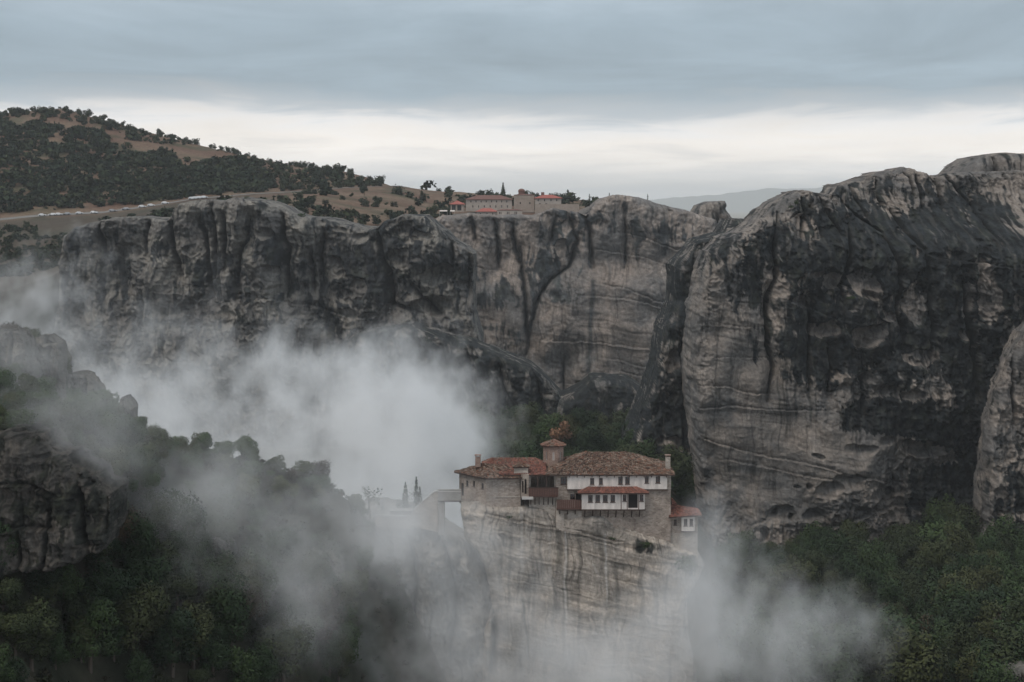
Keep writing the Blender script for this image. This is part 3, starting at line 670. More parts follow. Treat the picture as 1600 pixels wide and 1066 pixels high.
def stone_mat(name, c1, c2, mortar, scale=2.6, bump=0.05):
    m, nt, b = nmat(name)
    N = nt.nodes.new; L = nt.links.new
    g = N('ShaderNodeTexCoord'); mpn = N('ShaderNodeMapping'); mpn.inputs['Scale'].default_value = (1, 1, 1.7)
    L(g.outputs['Object'], mpn.inputs[0])
    dn = N('ShaderNodeTexNoise'); dn.inputs['Scale'].default_value = 2.0
    L(mpn.outputs[0], dn.inputs['Vector'])
    ad = N('ShaderNodeMixRGB'); ad.blend_type = 'ADD'; ad.inputs[0].default_value = 0.18
    L(mpn.outputs[0], ad.inputs[1]); L(dn.outputs['Color'], ad.inputs[2])
    v = N('ShaderNodeTexVoronoi'); v.inputs['Scale'].default_value = scale
    L(ad.outputs[0], v.inputs['Vector'])
    ve = N('ShaderNodeTexVoronoi'); ve.feature = 'DISTANCE_TO_EDGE'; ve.inputs['Scale'].default_value = scale
    L(ad.outputs[0], ve.inputs['Vector'])
    sp = N('ShaderNodeSeparateColor'); L(v.outputs['Color'], sp.inputs[0])
    mxc = N('ShaderNodeMixRGB'); mxc.inputs[1].default_value = (*c1, 1); mxc.inputs[2].default_value = (*c2, 1)
    L(sp.outputs[0], mxc.inputs[0])
    r = N('ShaderNodeMapRange'); r.inputs['From Max'].default_value = 0.07
    L(ve.outputs['Distance'], r.inputs['Value'])
    mm = N('ShaderNodeMixRGB'); mm.inputs[1].default_value = (*mortar, 1)
    L(r.outputs[0], mm.inputs[0]); L(mxc.outputs[0], mm.inputs[2])
    # large soft weathering
    n2 = N('ShaderNodeTexNoise'); n2.inputs['Scale'].default_value = 0.5; n2.inputs['Detail'].default_value = 6
    L(g.outputs['Object'], n2.inputs['Vector'])
    r2 = N('ShaderNodeMapRange'); r2.inputs['From Min'].default_value = 0.3; r2.inputs['From Max'].default_value = 0.7; r2.inputs['To Min'].default_value = 0.72; r2.inputs['To Max'].default_value = 1.2
    L(n2.outputs[0], r2.inputs['Value'])
    s = N('ShaderNodeVectorMath'); s.operation = 'SCALE'; L(mm.outputs[0], s.inputs[0]); L(r2.outputs[0], s.inputs['Scale'])
    L(s.outputs[0], b.inputs['Base Color'])
    bp = N('ShaderNodeBump'); bp.inputs['Distance'].default_value = bump; L(r.outputs[0], bp.inputs['Height']); L(bp.outputs[0], b.inputs['Normal'])
    return m

M_STONE = stone_mat('rubble_stone', (0.25, 0.20, 0.168), (0.41, 0.345, 0.295), (0.35, 0.30, 0.265))
M_STONE2 = stone_mat('pale_rubble_stone', (0.34, 0.29, 0.25), (0.49, 0.43, 0.375), (0.42, 0.38, 0.34), scale=2.2)
M_BRICK = stone_mat('drum_brick', (0.24, 0.155, 0.125), (0.33, 0.235, 0.19), (0.33, 0.28, 0.25), scale=3.5, bump=0.03)
M_PLASTER = simple('lime_plaster', (0.58, 0.525, 0.485), 0.24, 0.9, bump=0.02, stretch=(1.6, 1.6, 0.45))
M_WOOD = simple('dark_wood', (0.055, 0.036, 0.030), 0.3, 2.0, 0.7, stretch=(1, 1, 6))
M_WOOD2 = simple('red_brown_wood', (0.10, 0.055, 0.045), 0.25, 2.0, 0.7, stretch=(1, 1, 6))
M_GLASS = simple('dark_window_glass', (0.012, 0.012, 0.013), 0.1, 2.0, 0.25, spec=0.5)
M_VOID = simple('unlit_interior', (0.02, 0.017, 0.016), 0.2, 1.0)
M_CONC = simple('weathered_concrete', (0.30, 0.285, 0.27), 0.2, 0.8, bump=0.03)
M_CONCL = simple('pale_coping', (0.44, 0.42, 0.40), 0.15, 1.2)
M_TILE = tinted('roof_tile', grain=4.0, bump=0.02, var=0.25, rough=0.85)

def boxm(name, x0, x1, y0, y1, z0, z1, mat, parent=None):
    v = [(x, y, z) for x in (x0, x1) for y in (y0, y1) for z in (z0, z1)]
    f = [(0, 1, 3, 2), (4, 6, 7, 5), (0, 4, 5, 1), (2, 3, 7, 6), (0, 2, 6, 4), (1, 5, 7, 3)]
    return mesh_obj(name, v, f, mat, parent)

class Frame:
    """a wall's own axes: s along the wall to the right, d into the building, z up"""
    def __init__(self, a, b):
        self.a = a; dx, dy = b[0] - a[0], b[1] - a[1]
        self.len = math.hypot(dx, dy); self.ex = (dx / self.len, dy / self.len); self.ey = (-self.ex[1], self.ex[0])
    def __call__(self, s, d, z):
        return (self.a[0] + self.ex[0] * s + self.ey[0] * d, self.a[1] + self.ex[1] * s + self.ey[1] * d, z)

def wall_panel(fr, s0, s1, z0, z1, holes, mat, parent, thick=0.35, name='wall', zb=None):
    """a wall with real openings and their reveals; zb lets the foot slope: (z at s0, z at s1)"""
    S = sorted({s0, s1, *[h[0] for h in holes], *[h[1] for h in holes]}); Z = sorted({z0, z1, *[h[2] for h in holes], *[h[3] for h in holes]})
    V = []; Fc = []
    def quad(*p):
        k = len(V); V.extend(p); Fc.append((k, k + 1, k + 2, k + 3))
    foot = lambda s, z: z if (zb is None or z > z0 + 1e-6) else zb[0] + (zb[1] - zb[0]) * (s - s0) / (s1 - s0)
    for i in range(len(S) - 1):
        for j in range(len(Z) - 1):
            sm, zm = (S[i] + S[i + 1]) / 2, (Z[j] + Z[j + 1]) / 2
            if any(h[0] < sm < h[1] and h[2] < zm < h[3] for h in holes): continue
            quad(fr(S[i], 0, foot(S[i], Z[j])), fr(S[i + 1], 0, foot(S[i + 1], Z[j])), fr(S[i + 1], 0, Z[j + 1]), fr(S[i], 0, Z[j + 1]))
    for a, b, c, d in holes:
        quad(fr(a, 0, c), fr(a, thick, c), fr(b, thick, c), fr(b, 0, c)); quad(fr(a, 0, d), fr(b, 0, d), fr(b, thick, d), fr(a, thick, d))
        quad(fr(a, 0, c), fr(a, 0, d), fr(a, thick, d), fr(a, thick, c)); quad(fr(b, 0, c), fr(b, thick, c), fr(b, thick, d), fr(b, 0, d))
    zz0 = foot(s0, z0); zz1 = foot(s1, z0)
    # outer returns and top, so that the wall has body
    quad(fr(s0, 0, zz0), fr(s0, 0, z1), fr(s0, thick, z1), fr(s0, thick, zz0)); quad(fr(s1, 0, zz1), fr(s1, thick, zz1), fr(s1, thick, z1), fr(s1, 0, z1))
    quad(fr(s0, 0, z1), fr(s1, 0, z1), fr(s1, thick, z1), fr(s0, thick, z1))
    return mesh_obj(name, V, Fc, mat, parent)

def bar(V, Fc, fr, s0, s1, d0, d1, z0, z1):
    k = len(V)
    V.extend(fr(s, d, z) for s in (s0, s1) for d in (d0, d1) for z in (z0, z1))
    Fc.extend(tuple(k + i for i in q) for q in [(0, 1, 3, 2), (4, 6, 7, 5), (0, 4, 5, 1), (2, 3, 7, 6), (0, 2, 6, 4), (1, 5, 7, 3)])

def window(fr, h, parent, mat=None, mull=True, proud=-0.10, sill=True, name='window', pane=None):
    a, b, c, d = h; t = 0.07; V = []; Fc = []
    e = 0.002
    for s0, s1, z0, z1 in ((a + e, a + t, c + e, d - e), (b - t, b - e, c + e, d - e), (a + t, b - t, c + e, c + t), (a + t, b - t, d - t, d - e)):
        bar(V, Fc, fr, s0, s1, -proud, -proud + 0.08, z0, z1)
    if mull:
        bar(V, Fc, fr, (a + b) / 2 - 0.03, (a + b) / 2 + 0.03, -proud + 0.01, -proud + 0.06, c + t, d - t)
        bar(V, Fc, fr, a + t, b - t, -proud + 0.012, -proud + 0.058, c + (d - c) * 0.55, c + (d - c) * 0.55 + 0.05)
    w = mesh_obj(name, V, Fc, mat or M_WOOD2, parent)
    V = []; Fc = []
    bar(V, Fc, fr, a + 0.01, b - 0.01, -proud + 0.1, -proud + 0.13, c + 0.01, d - 0.01)
    mesh_obj('pane', V, Fc, pane or M_GLASS, w)
    if sill:
        V = []; Fc = []
        bar(V, Fc, fr, a - 0.08, b + 0.08, -0.07, 0.06, c - 0.09, c - 0.004)
        mesh_obj('sill', V, Fc, M_WOOD, w)
    return w

TILE_MIX = [(0.14, 0.088, 0.066), (0.19, 0.145, 0.115), (0.18, 0.095, 0.068), (0.09, 0.062, 0.05), (0.23, 0.175, 0.14), (0.155, 0.105, 0.08)]
TILE_RED = [(0.23, 0.10, 0.075), (0.26, 0.125, 0.095), (0.19, 0.085, 0.066), (0.15, 0.085, 0.07)]
def roof(parent, planes, mix, seed, tw=0.27, tl=0.40, ragged=0.05, thick=0.16, name='roof'):
    """planes: (eave left, eave right, top right, top left). Deck below, half-round tiles in courses above it"""
    rng = np.random.RandomState(seed)
    V = []; Fc = []
    for pl in planes:
        k = len(V)
        P4 = [np.array(p, float) for p in pl]
        V.extend(tuple(p) for p in P4); V.extend(tuple(p - np.array((0, 0, thick))) for p in P4)
        Fc.extend([(k, k + 1, k + 2, k + 3), (k + 4, k + 7, k + 6, k + 5), (k, k + 4, k + 5, k + 1), (k + 1, k + 5, k + 6, k + 2), (k + 2, k + 6, k + 7, k + 3), (k + 3, k + 7, k + 4, k)])
    ro = mesh_obj(name, V, Fc, M_WOOD, parent)
    TV = []; TF = []; TC = []
    for pl in planes:
        a, b, c, d = [np.array(p, float) for p in pl]
        h = max(np.linalg.norm(d - a), np.linalg.norm(c - b)); rows = max(1, int(h / tl))
        nrm = np.cross(b - a, (c + d) / 2 - a); nrm /= np.linalg.norm(nrm)
        if nrm[2] < 0: nrm = -nrm
        for j in range(rows):
            v0, v1 = j / rows, min(1.0, (j + 1.25) / rows)
            l0, r0 = a + (d - a) * v0, b + (c - b) * v0; l1, r1 = a + (d - a) * v1, b + (c - b) * v1
            L0 = np.linalg.norm(r0 - l0); n = max(1, int(L0 / tw))
            for i in range(n):
                u0, u1 = i / n, (i + 1) / n
                p00 = l0 + (r0 - l0) * u0; p10 = l0 + (r0 - l0) * u1; p01 = l1 + (r1 - l1) * u0; p11 = l1 + (r1 - l1) * u1
                jit = rng.normal(0, ragged); lift = 0.05 + max(0, jit * 0.6)
                hi = nrm * (0.10 + jit)
                k = len(TV)
                sl = (p01 - p00) * rng.normal(0, ragged * 0.9)
                lo = nrm * 0.012
                TV += [p00 + lo + nrm * lift + sl, (p00 + p10) / 2 + hi + nrm * lift + sl, p10 + lo + nrm * lift + sl, p01 + lo, (p01 + p11) / 2 + hi * 0.9, p11 + lo, (p00 + p10) / 2 + lo + sl]
                TF += [(k, k + 1, k + 4, k + 3), (k + 1, k + 2, k + 5, k + 4), (k, k + 6, k + 2, k + 1)]
                cc = np.array(mix[rng.randint(len(mix))]) * rng.uniform(0.7, 1.25)
                TC += [cc] * 7
    me = bpy.data.meshes.new('tile_courses')
    me.from_pydata([tuple(p) for p in TV], [], TF); me.update()
    at = me.attributes.new('tint', 'FLOAT_COLOR', 'POINT')
    c4 = np.ones((len(TV), 4), np.float32); c4[:, :3] = np.array(TC); at.data.foreach_set('color', c4.ravel())
    me.materials.append(M_TILE)
    o = bpy.data.objects.new('tile_courses', me); col.objects.link(o); o.parent = ro; o['kind'] = 'stuff'
    return ro

def hip(x0, x1, y0, y1, ze, zr, rx0, rx1, yr=None):
    yr = (y0 + y1) / 2 if yr is None else yr
    A, B, C, D = (x0, y0, ze), (x1, y0, ze), (x1, y1, ze), (x0, y1, ze); R0, R1 = (rx0, yr, zr), (rx1, yr, zr)
    return [(A, B, R1, R0), (B, C, R1, R1), (C, D, R0, R1), (D, A, R0, R0)]

def chimney(parent, px0, px1, pt, pb, Y, mat, dep=0.8):
    x0, x1 = Xp(px0, Y), Xp(px1, Y); zt, zb_ = Zp(pt, Y), Zp(pb, Y)
    c = boxm('chimney', x0, x1, Y, Y + dep, zb_, zt - 0.35, mat, parent)
    V = []; Fc = []
    fr = Frame((x0, Y), (x1, Y)); w = x1 - x0
    for s in (0.02, w - 0.17): bar(V, Fc, fr, s, s + 0.15, 0.02, dep - 0.02, zt - 0.35, zt - 0.12)
    bar(V, Fc, fr, -0.1, w + 0.1, -0.1, dep + 0.1, zt - 0.12, zt)
    mesh_obj('chimney_cap', V, Fc, M_BRICK, c)
    return c

def struts(parent, fr, xs, z0, z1, out, mat):
    for s in xs:
        V = []; Fc = []
        k = 0.07
        V = [fr(s - k, 0.1, z0), fr(s + k, 0.1, z0), fr(s + k, 0.1, z0 + 0.25), fr(s - k, 0.1, z0 + 0.25), fr(s - k, -out, z1 - 0.16), fr(s + k, -out, z1 - 0.16), fr(s + k, -out, z1), fr(s - k, -out, z1)]
        Fc = [(0, 1, 5, 4), (3, 7, 6, 2), (0, 4, 7, 3), (1, 2, 6, 5), (4, 5, 6, 7), (0, 3, 2, 1)]
        mesh_obj('strut', V, Fc, mat, parent)

# ------------------------------------------------------------------ monastery: main range
YF = 300.6
mb = empty('main_range', (Xp(960, YF), YF, Zp(830, YF)))
tag(mb, 'main monastery range with white upper storey, brown tiled hip roof and jettied white gallery', 'building')
def H(fr_x0, px0, px1, p0, p1, Y):
    """opening in a front wall from photo pixels"""
    return (Xp(px0, Y) - fr_x0, Xp(px1, Y) - fr_x0, Zp(p1, Y), Zp(p0, Y))

def localise(root):
    """parts were built in world coordinates: undo the Empty's offset"""
    for ch in root.children:
        ch.location = tuple(-c for c in root.location)

# stone lower wall and right return
xl, xr = Xp(868, YF), Xp(1048, YF)
fr = Frame((xl, YF), (xr, YF))
z_e = Zp(743, YF)
hs_st = [H(xl, 891, 898.5, 772, 781, YF), H(xl, 899.5, 908, 771, 794, YF), H(xl, 876, 885, 745.5, 757, YF)]
wall_panel(fr, 0, xr - xl, Zp(806, YF), z_e, hs_st, M_STONE, mb, 0.5, zb=(Zp(818, YF), Zp(858, YF)))
window(fr, hs_st[0], mb); window(fr, hs_st[1], mb, M_WOOD, mull=False, sill=False, name='door', pane=M_VOID); window(fr, hs_st[2], mb)
frR = Frame((xr - 0.003, YF), (xr - 0.003, YF + 12)); wall_panel(frR, 0.02, 11.98, Zp(858, YF), z_e, [(2.0, 2.7, z_e - 1.6, z_e - 0.5), (6, 6.7, z_e - 1.6, z_e - 0.5)], M_STONE, mb, 0.5)
frL = Frame((xl + 0.003, YF + 12), (xl + 0.003, YF)); wall_panel(frL, 0.02, 11.98, Zp(818, YF), z_e, [], M_STONE, mb, 0.5)
frB = Frame((xr, YF + 12), (xl, YF + 12)); wall_panel(frB, 0, xr - xl, Zp(830, YF), z_e, [], M_STONE, mb, 0.5)
# jettied plaster storey
YJ = YF - 0.45
xj0, xj1 = Xp(886.5, YJ), Xp(1042.5, YJ)
fj = Frame((xj0, YJ), (xj1, YJ))
ups = [(922, 928.5, 747, 757.5), (936, 942, 747, 757.5), (966, 973, 745, 757), (977, 984, 745, 757), (1007.5, 1013.5, 744.5, 755), (1024.5, 1031.5, 744.5, 755)]
hj = [H(xj0, a, b, c, d, YJ) for a, b, c, d in ups]
wall_panel(fj, 0, xj1 - xj0, Zp(764.5, YJ), z_e - 0.02, hj, M_PLASTER, mb, 0.4, name='plaster_wall')
for h in hj: window(fj, h, mb)
boxm('floor_beam', xj0 - 0.05, xj1 + 0.05, YJ - 0.06, YF - 0.01, Zp(766.5, YJ), Zp(764.6, YJ), M_WOOD, mb)
# corner stones
for i in range(6):
    w = 0.5 if i % 2 else 0.32
    boxm('quoin', xr - w, xr + 0.04, YF - 0.06, YF + 0.3, z_e - 0.36 * (i + 1), z_e - 0.36 * i - 0.05, M_STONE2, mb)
# gallery
YG = YF - 1.5
xg0, xg1 = Xp(909, YG), Xp(1007.5, YG)
fg = Frame((xg0, YG), (xg1, YG))
gw = [(919, 926, 773.5, 785), (930.5, 937.5, 773.5, 785), (942, 949.5, 773.5, 785), (954, 961, 773.5, 785), (973, 978.5, 773, 783.5), (981.5, 996.5, 772, 794), (999.5, 1005.5, 773, 783.5)]
hg_ = [H(xg0, a, b, c, d, YG) for a, b, c, d in gw]
gal_b, gal_t = Zp(796, YG), Zp(769.5, YG)
wall_panel(fg, 0, xg1 - xg0, gal_b, gal_t, hg_, M_PLASTER, mb, 0.25, name='gallery_wall')
for i, h in enumerate(hg_): window(fg, h, mb, M_WOOD if i == 5 else None, mull=(i != 5), sill=(i != 5), name='door' if i == 5 else 'window', pane=M_VOID if i == 5 else None)
fgl = Frame((xg0, YF), (xg0, YG)); wall_panel(fgl, 0.05, 1.49, gal_b, gal_t, [], M_PLASTER, mb, 0.2, name='gallery_wall')
fgr = Frame((xg1, YG), (xg1, YF)); wall_panel(fgr, 0.01, 1.45, gal_b, gal_t, [], M_PLASTER, mb, 0.2, name='gallery_wall')
for px in (970.5, 980, 998):
    V = []; Fc = []; s = Xp(px, YG) - xg0; bar(V, Fc, fg, s - 0.06, s + 0.06, -0.05, 0.02, gal_b + 0.02, gal_t - 0.02); mesh_obj('post', V, Fc, M_WOOD2, mb)
boxm('gallery_floor', xg0 - 0.1, xg1 + 0.1, YG - 0.1, YF - 0.02, gal_b - 0.16, gal_b - 0.004, M_WOOD, mb)
struts(mb, Frame((xg0, YF), (xg1, YF)), [0.5 + i * 1.22 for i in range(8)], Zp(809, YF), gal_b - 0.17, 1.35, M_WOOD)
roof(mb, [((xg0 - 0.6, YG - 0.7, gal_t - 0.05), (xg1 + 0.6, YG - 0.7, gal_t - 0.05), (xg1 - 1.4, YF - 0.46, Zp(760, YF)), (xg0 + 1.3, YF - 0.46, Zp(760, YF))),
          ((xg0 - 0.6, YF - 0.02, gal_t - 0.05), (xg0 - 0.6, YG - 0.7, gal_t - 0.05), (xg0 + 1.3, YF - 0.46, Zp(760, YF)), (xg0 + 1.3, YF - 0.46, Zp(760, YF))),
          ((xg1 + 0.6, YG - 0.7, gal_t - 0.05), (xg1 + 0.6, YF - 0.02, gal_t - 0.05), (xg1 - 1.4, YF - 0.46, Zp(760, YF)), (xg1 - 1.4, YF - 0.46, Zp(760, YF)))], TILE_RED, 5, ragged=0.012, name='gallery_roof')
# balcony left of the gallery
xb0 = Xp(870, YG)
bl = boxm('balcony', xb0, xg0 - 0.12, YG + 0.2, YF - 0.02, gal_b - 0.16, gal_b - 0.004, M_WOOD, mb)
for i in range(13):
    s = xb0 + 0.05 + i * (xg0 - 0.25 - xb0) / 12.0
    mesh_obj('board', *[list(q) for q in (lambda V, Fc: (bar(V, Fc, Frame((s, YG + 0.2), (s + 1, YG + 0.2)), 0, 0.27, 0, 0.05, gal_b, Zp(781.5, YG) + 0.02 * (i % 3)), (V, Fc))[1])([], [])], M_WOOD2, bl)
struts(mb, Frame((xb0, YF), (xg0, YF)), [0.5, 1.7, 2.9], Zp(806, YF), gal_b - 0.17, 1.1, M_WOOD)
# main roof
zE = Zp(741.5, YF) + 0.05
roof(mb, hip(Xp(852.5, YF), Xp(1054, YF), YF - 0.9, YF + 12.8, zE, Zp(706.5, YF + 6), Xp(916, YF + 6), Xp(978, YF + 6)), TILE_MIX, 7, tw=0.29, tl=0.40, ragged=0.055)
for i in range(14):
    x = Xp(890 + i * 11.6, YF); boxm('eave_bracket', x - 0.05, x + 0.05, YF - 0.85, YJ - 0.004, zE - 0.42, zE - 0.2, M_WOOD, mb)
chimney(mb, 1040, 1047.5, 711, 738, YF + 3, M_STONE2)
# lower wall with the arched slot
YL = YF - 0.25
xa0, xa1 = Xp(869, YL), Xp(909, YL)
fl = Frame((xa0, YL), (xa1, YL))
slot = H(xa0, 881.5, 886.5, 802, 822, YL)
wall_panel(fl, 0, xa1 - xa0, Zp(822.01, YL), Zp(798.6, YL), [slot], M_STONE2, mb, 0.6, name='buttress_wall', zb=(Zp(828, YL), Zp(834, YL)))
V = []; Fc = []; bar(V, Fc, fl, slot[0] + .01, slot[1] - .01, 0.4, 0.45, slot[2] + .01, slot[3] - .01); mesh_obj('slot_window', V, Fc, M_VOID, mb)
localise(mb)

# ------------------------------------------------------------------ annex at the right corner
YA = YF + 0.5
an = empty('corner_annex', (Xp(1068, YA), YA, Zp(860, YA)))
tag(an, 'small lower annex with orange roof and white oriel at the right end of the monastery', 'building')
x0, x1 = Xp(1047.2, YA), Xp(1090, YA)
fa = Frame((x0, YA), (x1, YA)); ze = Zp(805, YA)
ha = [H(x0, 1053, 1057.5, 812, 821, YA)]
wall_panel(fa, 0, x1 - x0, Zp(850, YA), ze, ha, M_STONE, an, 0.4, zb=(Zp(872, YA), Zp(878, YA)))
window(fa, ha[0], an)
fa2 = Frame((x1, YA), (x1 + 0.1, YA + 5)); wall_panel(fa2, 0.03, 5, Zp(878, YA), ze, [], M_STONE2, an, 0.4)
wall_panel(Frame((x0, YA - 0.06), (x1, YA - 0.06)), 0.02, x1 - x0 - 0.02, Zp(862, YA), Zp(833, YA), [], M_STONE2, an, 0.05, name='pale_wall', zb=(Zp(868, YA), Zp(874, YA)))
YO = YA - 0.6
o0, o1 = Xp(1065, YO), Xp(1085.5, YO)
fo = Frame((o0, YO), (o1, YO))
ho_ = [H(o0, 1068.5, 1074, 811, 822, YO), H(o0, 1077.5, 1083, 811, 822, YO)]
wall_panel(fo, 0, o1 - o0, Zp(830, YO), Zp(807, YO), ho_, M_PLASTER, an, 0.2, name='oriel_wall')
for h in ho_: window(fo, h, an)
boxm('oriel_floor', o0 - 0.04, o1 + 0.04, YO - 0.05, YA - 0.07, Zp(831.5, YO), Zp(830.1, YO), M_WOOD, an)
wall_panel(Frame((o0, YA - 0.01), (o0, YO)), 0.01, 0.58, Zp(830, YO), Zp(807, YO), [], M_PLASTER, an, 0.15, name='oriel_wall')
wall_panel(Frame((o1, YO), (o1, YA - 0.01)), 0.01, 0.58, Zp(830, YO), Zp(807, YO), [], M_PLASTER, an, 0.15, name='oriel_wall')
roof(an, [((x0 - 0.35, YA - 1.2, Zp(806.5, YA)), (x1 + 0.55, YA - 1.2, Zp(803.5, YA)), (x0 + 0.8, YA + 3.2, Zp(789.5, YA + 3)), (x0 + 0.35, YA + 3.2, Zp(789.5, YA + 3))),
          ((x1 + 0.55, YA - 1.2, Zp(803.5, YA)), (x1 + 0.55, YA + 5.2, Zp(803.5, YA)), (x0 + 0.8, YA + 3.2, Zp(789.5, YA + 3)), (x0 + 0.8, YA + 3.2, Zp(789.5, YA + 3)))], TILE_RED, 9, ragged=0.012)
roof(an, [((Xp(1049, YA + 5), YA + 4.2, Zp(787, YA + 5)), (Xp(1058, YA + 5), YA + 4.2, Zp(787.5, YA + 5)), (Xp(1050, YA + 6), YA + 6.5, Zp(778, YA + 6)), (Xp(1049, YA + 6), YA + 6.5, Zp(778, YA + 6)))], TILE_RED, 10, ragged=0.012, name='rear_roof')
localise(an)

# ------------------------------------------------------------------ left wing
YW = 300.2
lw = empty('gate_wing', (Xp(760, YW), YW, Zp(790, YW)))
tag(lw, 'stone gate wing with brown tiled roof at the bridge end of the monastery', 'building')
pc = (Xp(760, YW), YW); pl_ = (Xp(717.5, 306.5), 306.5); pr = (Xp(813.5, YW + 0.5), YW + 0.5)
zw = Zp(747, YW)
fA = Frame(pl_, pc)
dz = lambda p, Y: Zp(p, Y)
def on_face(px):          # where along the receding left face a photo column falls
    ax, ay = pl_; k = (px - 800.0) / F
    return (k * ay - ax) / (fA.ex[0] - k * fA.ex[1])
hA = []
for p0, p1, q0, q1 in ((720.5, 724.5, 755, 775), (728, 731.7, 751, 760), (738.8, 742.2, 751.5, 760.5), (752, 755.6, 755, 764)):
    s0, s1 = on_face(p0), on_face(p1); Ym = pl_[1] + fA.ex[1] * (s0 + s1) / 2
    hA.append((s0, s1, Zp(q1, Ym), Zp(q0, Ym)))
wall_panel(fA, 0, fA.len, Zp(796, YW), zw, hA, M_STONE, lw, 0.4)
for i, h in enumerate(hA): window(fA, h, lw, M_WOOD, mull=(i > 0), sill=(i > 0), name='door' if i == 0 else 'window', pane=M_VOID if i == 0 else None)
fB = Frame(pc, pr)
wall_panel(fB, 0, fB.len, Zp(800, YW), zw, [], M_STONE, lw, 0.4)
V = []; Fc = []; bar(V, Fc, fB, 0.02, fB.len - 0.02, -0.09, -0.003, Zp(777.5, YW), Zp(776, YW)); mesh_obj('string_course', V, Fc, M_STONE2, lw)
fC = Frame(pr, (pr[0] + 0.2, 309)); wall_panel(fC, 0, fC.len, Zp(795, YW), zw, [], M_STONE, lw, 0.4)
fD = Frame((pr[0] + 0.2, 309), pl_); wall_panel(fD, 0, fD.len, Zp(795, YW), zw, [], M_STONE, lw, 0.4)
ze = zw + 0.02
eA = (Xp(709.5, 306.8), 306.8, ze); eB = (Xp(759.6, YW - 0.9), YW - 0.9, ze); eC = (pr[0] + 0.25, YW - 0.3, ze); eD = (pr[0] + 0.6, 310, ze); ap = (Xp(754, 304.5), 304.5, Zp(724.5, 304.5)); ap2 = (Xp(790, 305), 305, Zp(727, 305))
roof(lw, [(eA, eB, ap, ap), (eB, eC, ap2, ap), (eC, eD, ap2, ap2), (eD, eA, ap, ap2)], TILE_MIX, 13, tw=0.29, tl=0.40, ragged=0.055)
chimney(lw, 742.5, 751, 711, 730, 303.2, M_BRICK)
localise(lw)

# ------------------------------------------------------------------ veranda between the wings
YV = YF + 0.2
vr = empty('veranda', (Xp(842, YV), YV, Zp(790, YV)))
tag(vr, 'open timber veranda on struts under the smooth orange roof, between the two monastery wings', 'veranda')
xv0, xv1 = Xp(826.5, YV), Xp(867.5, YV)
fv = Frame((xv0, YV), (xv1, YV))
zt = Zp(741, YV)
opening = (0.25, xv1 - xv0 - 0.15, Zp(773, YV), Zp(743.5, YV))
wall_panel(fv, 0, xv1 - xv0, Zp(790, YV), zt, [opening], M_STONE2, vr, 0.3, zb=(Zp(806, YV), Zp(812, YV)))
boxm('back_wall', xv0, xv1, YV + 4, YV + 4.3, Zp(790, YV), zt, M_STONE, vr)
boxm('veranda_floor', xv0, Xp(871, YV), YV - 1.0, YV + 3.9, Zp(776, YV), Zp(774.6, YV), M_WOOD, vr)
for px in (840, 854):
    x = Xp(px, YV - 0.85); boxm('post', x - 0.07, x + 0.07, YV - 0.9, YV - 0.76, Zp(774.5, YV), Zp(743, YV), M_WOOD, vr)
bal = boxm('parapet', Xp(826, YV), Xp(872, YV), YV - 0.96, YV - 0.9, Zp(774.5, YV), Zp(761.5, YV), M_WOOD2, vr)
boxm('rail', Xp(825.5, YV), Xp(872.5, YV), YV - 1.02, YV - 0.84, Zp(761.4, YV), Zp(760.2, YV), M_WOOD, bal)
for i in range(12):
    x = Xp(828 + i * 3.8, YV); boxm('batten', x - 0.03, x + 0.03, YV - 0.985, YV - 0.963, Zp(774, YV), Zp(762, YV), M_WOOD, bal)
struts(vr, fv, [-0.9, -0.3, 0.3, 0.95, 1.6, 2.3, 3.0, 3.7], Zp(790, YV), Zp(776.2, YV), 0.95, M_WOOD)
roof(vr, [((Xp(780, YV), YV - 0.5, Zp(741.5, YV)), (Xp(854, YV), YV - 0.5, Zp(741.5, YV)), (Xp(853, YV + 5), YV + 5.2, Zp(723, YV + 5)), (Xp(778, YV + 5), YV + 5.2, Zp(726, YV + 5)))], TILE_RED, 15, ragged=0.01)
localise(vr)
# stair turret with the broad chimney
tu = empty('stair_turret', (Xp(815, YW), YW, Zp(780, YW)))
tag(tu, 'narrow stair turret with arched openings and a broad capped chimney beside the veranda', 'turret')
xt0, xt1 = Xp(814.3, YW), Xp(826.3, YW)
ft = Frame((xt0, YW), (xt1, YW))
ht_ = [H(xt0, 815.6, 818.2, 752, 770, YW), H(xt0, 819.6, 822.8, 749, 772, YW)]
wall_panel(ft, 0, xt1 - xt0, Zp(778, YW), Zp(741, YW), ht_, M_STONE, tu, 0.35)
for h in ht_: window(ft, h, tu, M_WOOD, mull=False, sill=False, pane=M_VOID)
# round heads of the openings
for h in ht_:
    V = []; Fc = []; cxs = (h[0] + h[1]) / 2; r_ = (h[1] - h[0]) / 2
    V = [ft(cxs + math.cos(math.pi * k / 8) * r_ * q, dpt, h[3] + math.sin(math.pi * k / 8) * r_ * q) for q, dpt in ((1.0, -0.03), (1.45, -0.03), (1.45, 0.02), (1.0, 0.02)) for k in range(9)]
    Fc = [(r * 9 + k, r * 9 + k + 1, ((r + 1) % 4) * 9 + k + 1, ((r + 1) % 4) * 9 + k) for r in range(4) for k in range(8)]
    mesh_obj('arch', V, Fc, M_STONE2, tu)
boxm('landing_slab', Xp(815.5, YW), Xp(833, YW), YW - 1.1, YW - 0.004, Zp(779, YW), Zp(775.6, YW), M_CONCL, tu)
x0, x1 = Xp(803, YW + 1), Xp(825.2, YW + 1)
ck = boxm('chimney', x0, x1, YW + 0.6, YW + 1.9, Zp(745, YW), Zp(729.5, YW + 1), M_STONE2, tu)
roof(tu, hip(x0 - 0.2, x1 + 0.2, YW + 0.35, YW + 2.1, Zp(729.3, YW + 1), Zp(724.5, YW + 1), x0 + 0.8, x1 - 0.8), TILE_MIX, 17, name='chimney_roof')
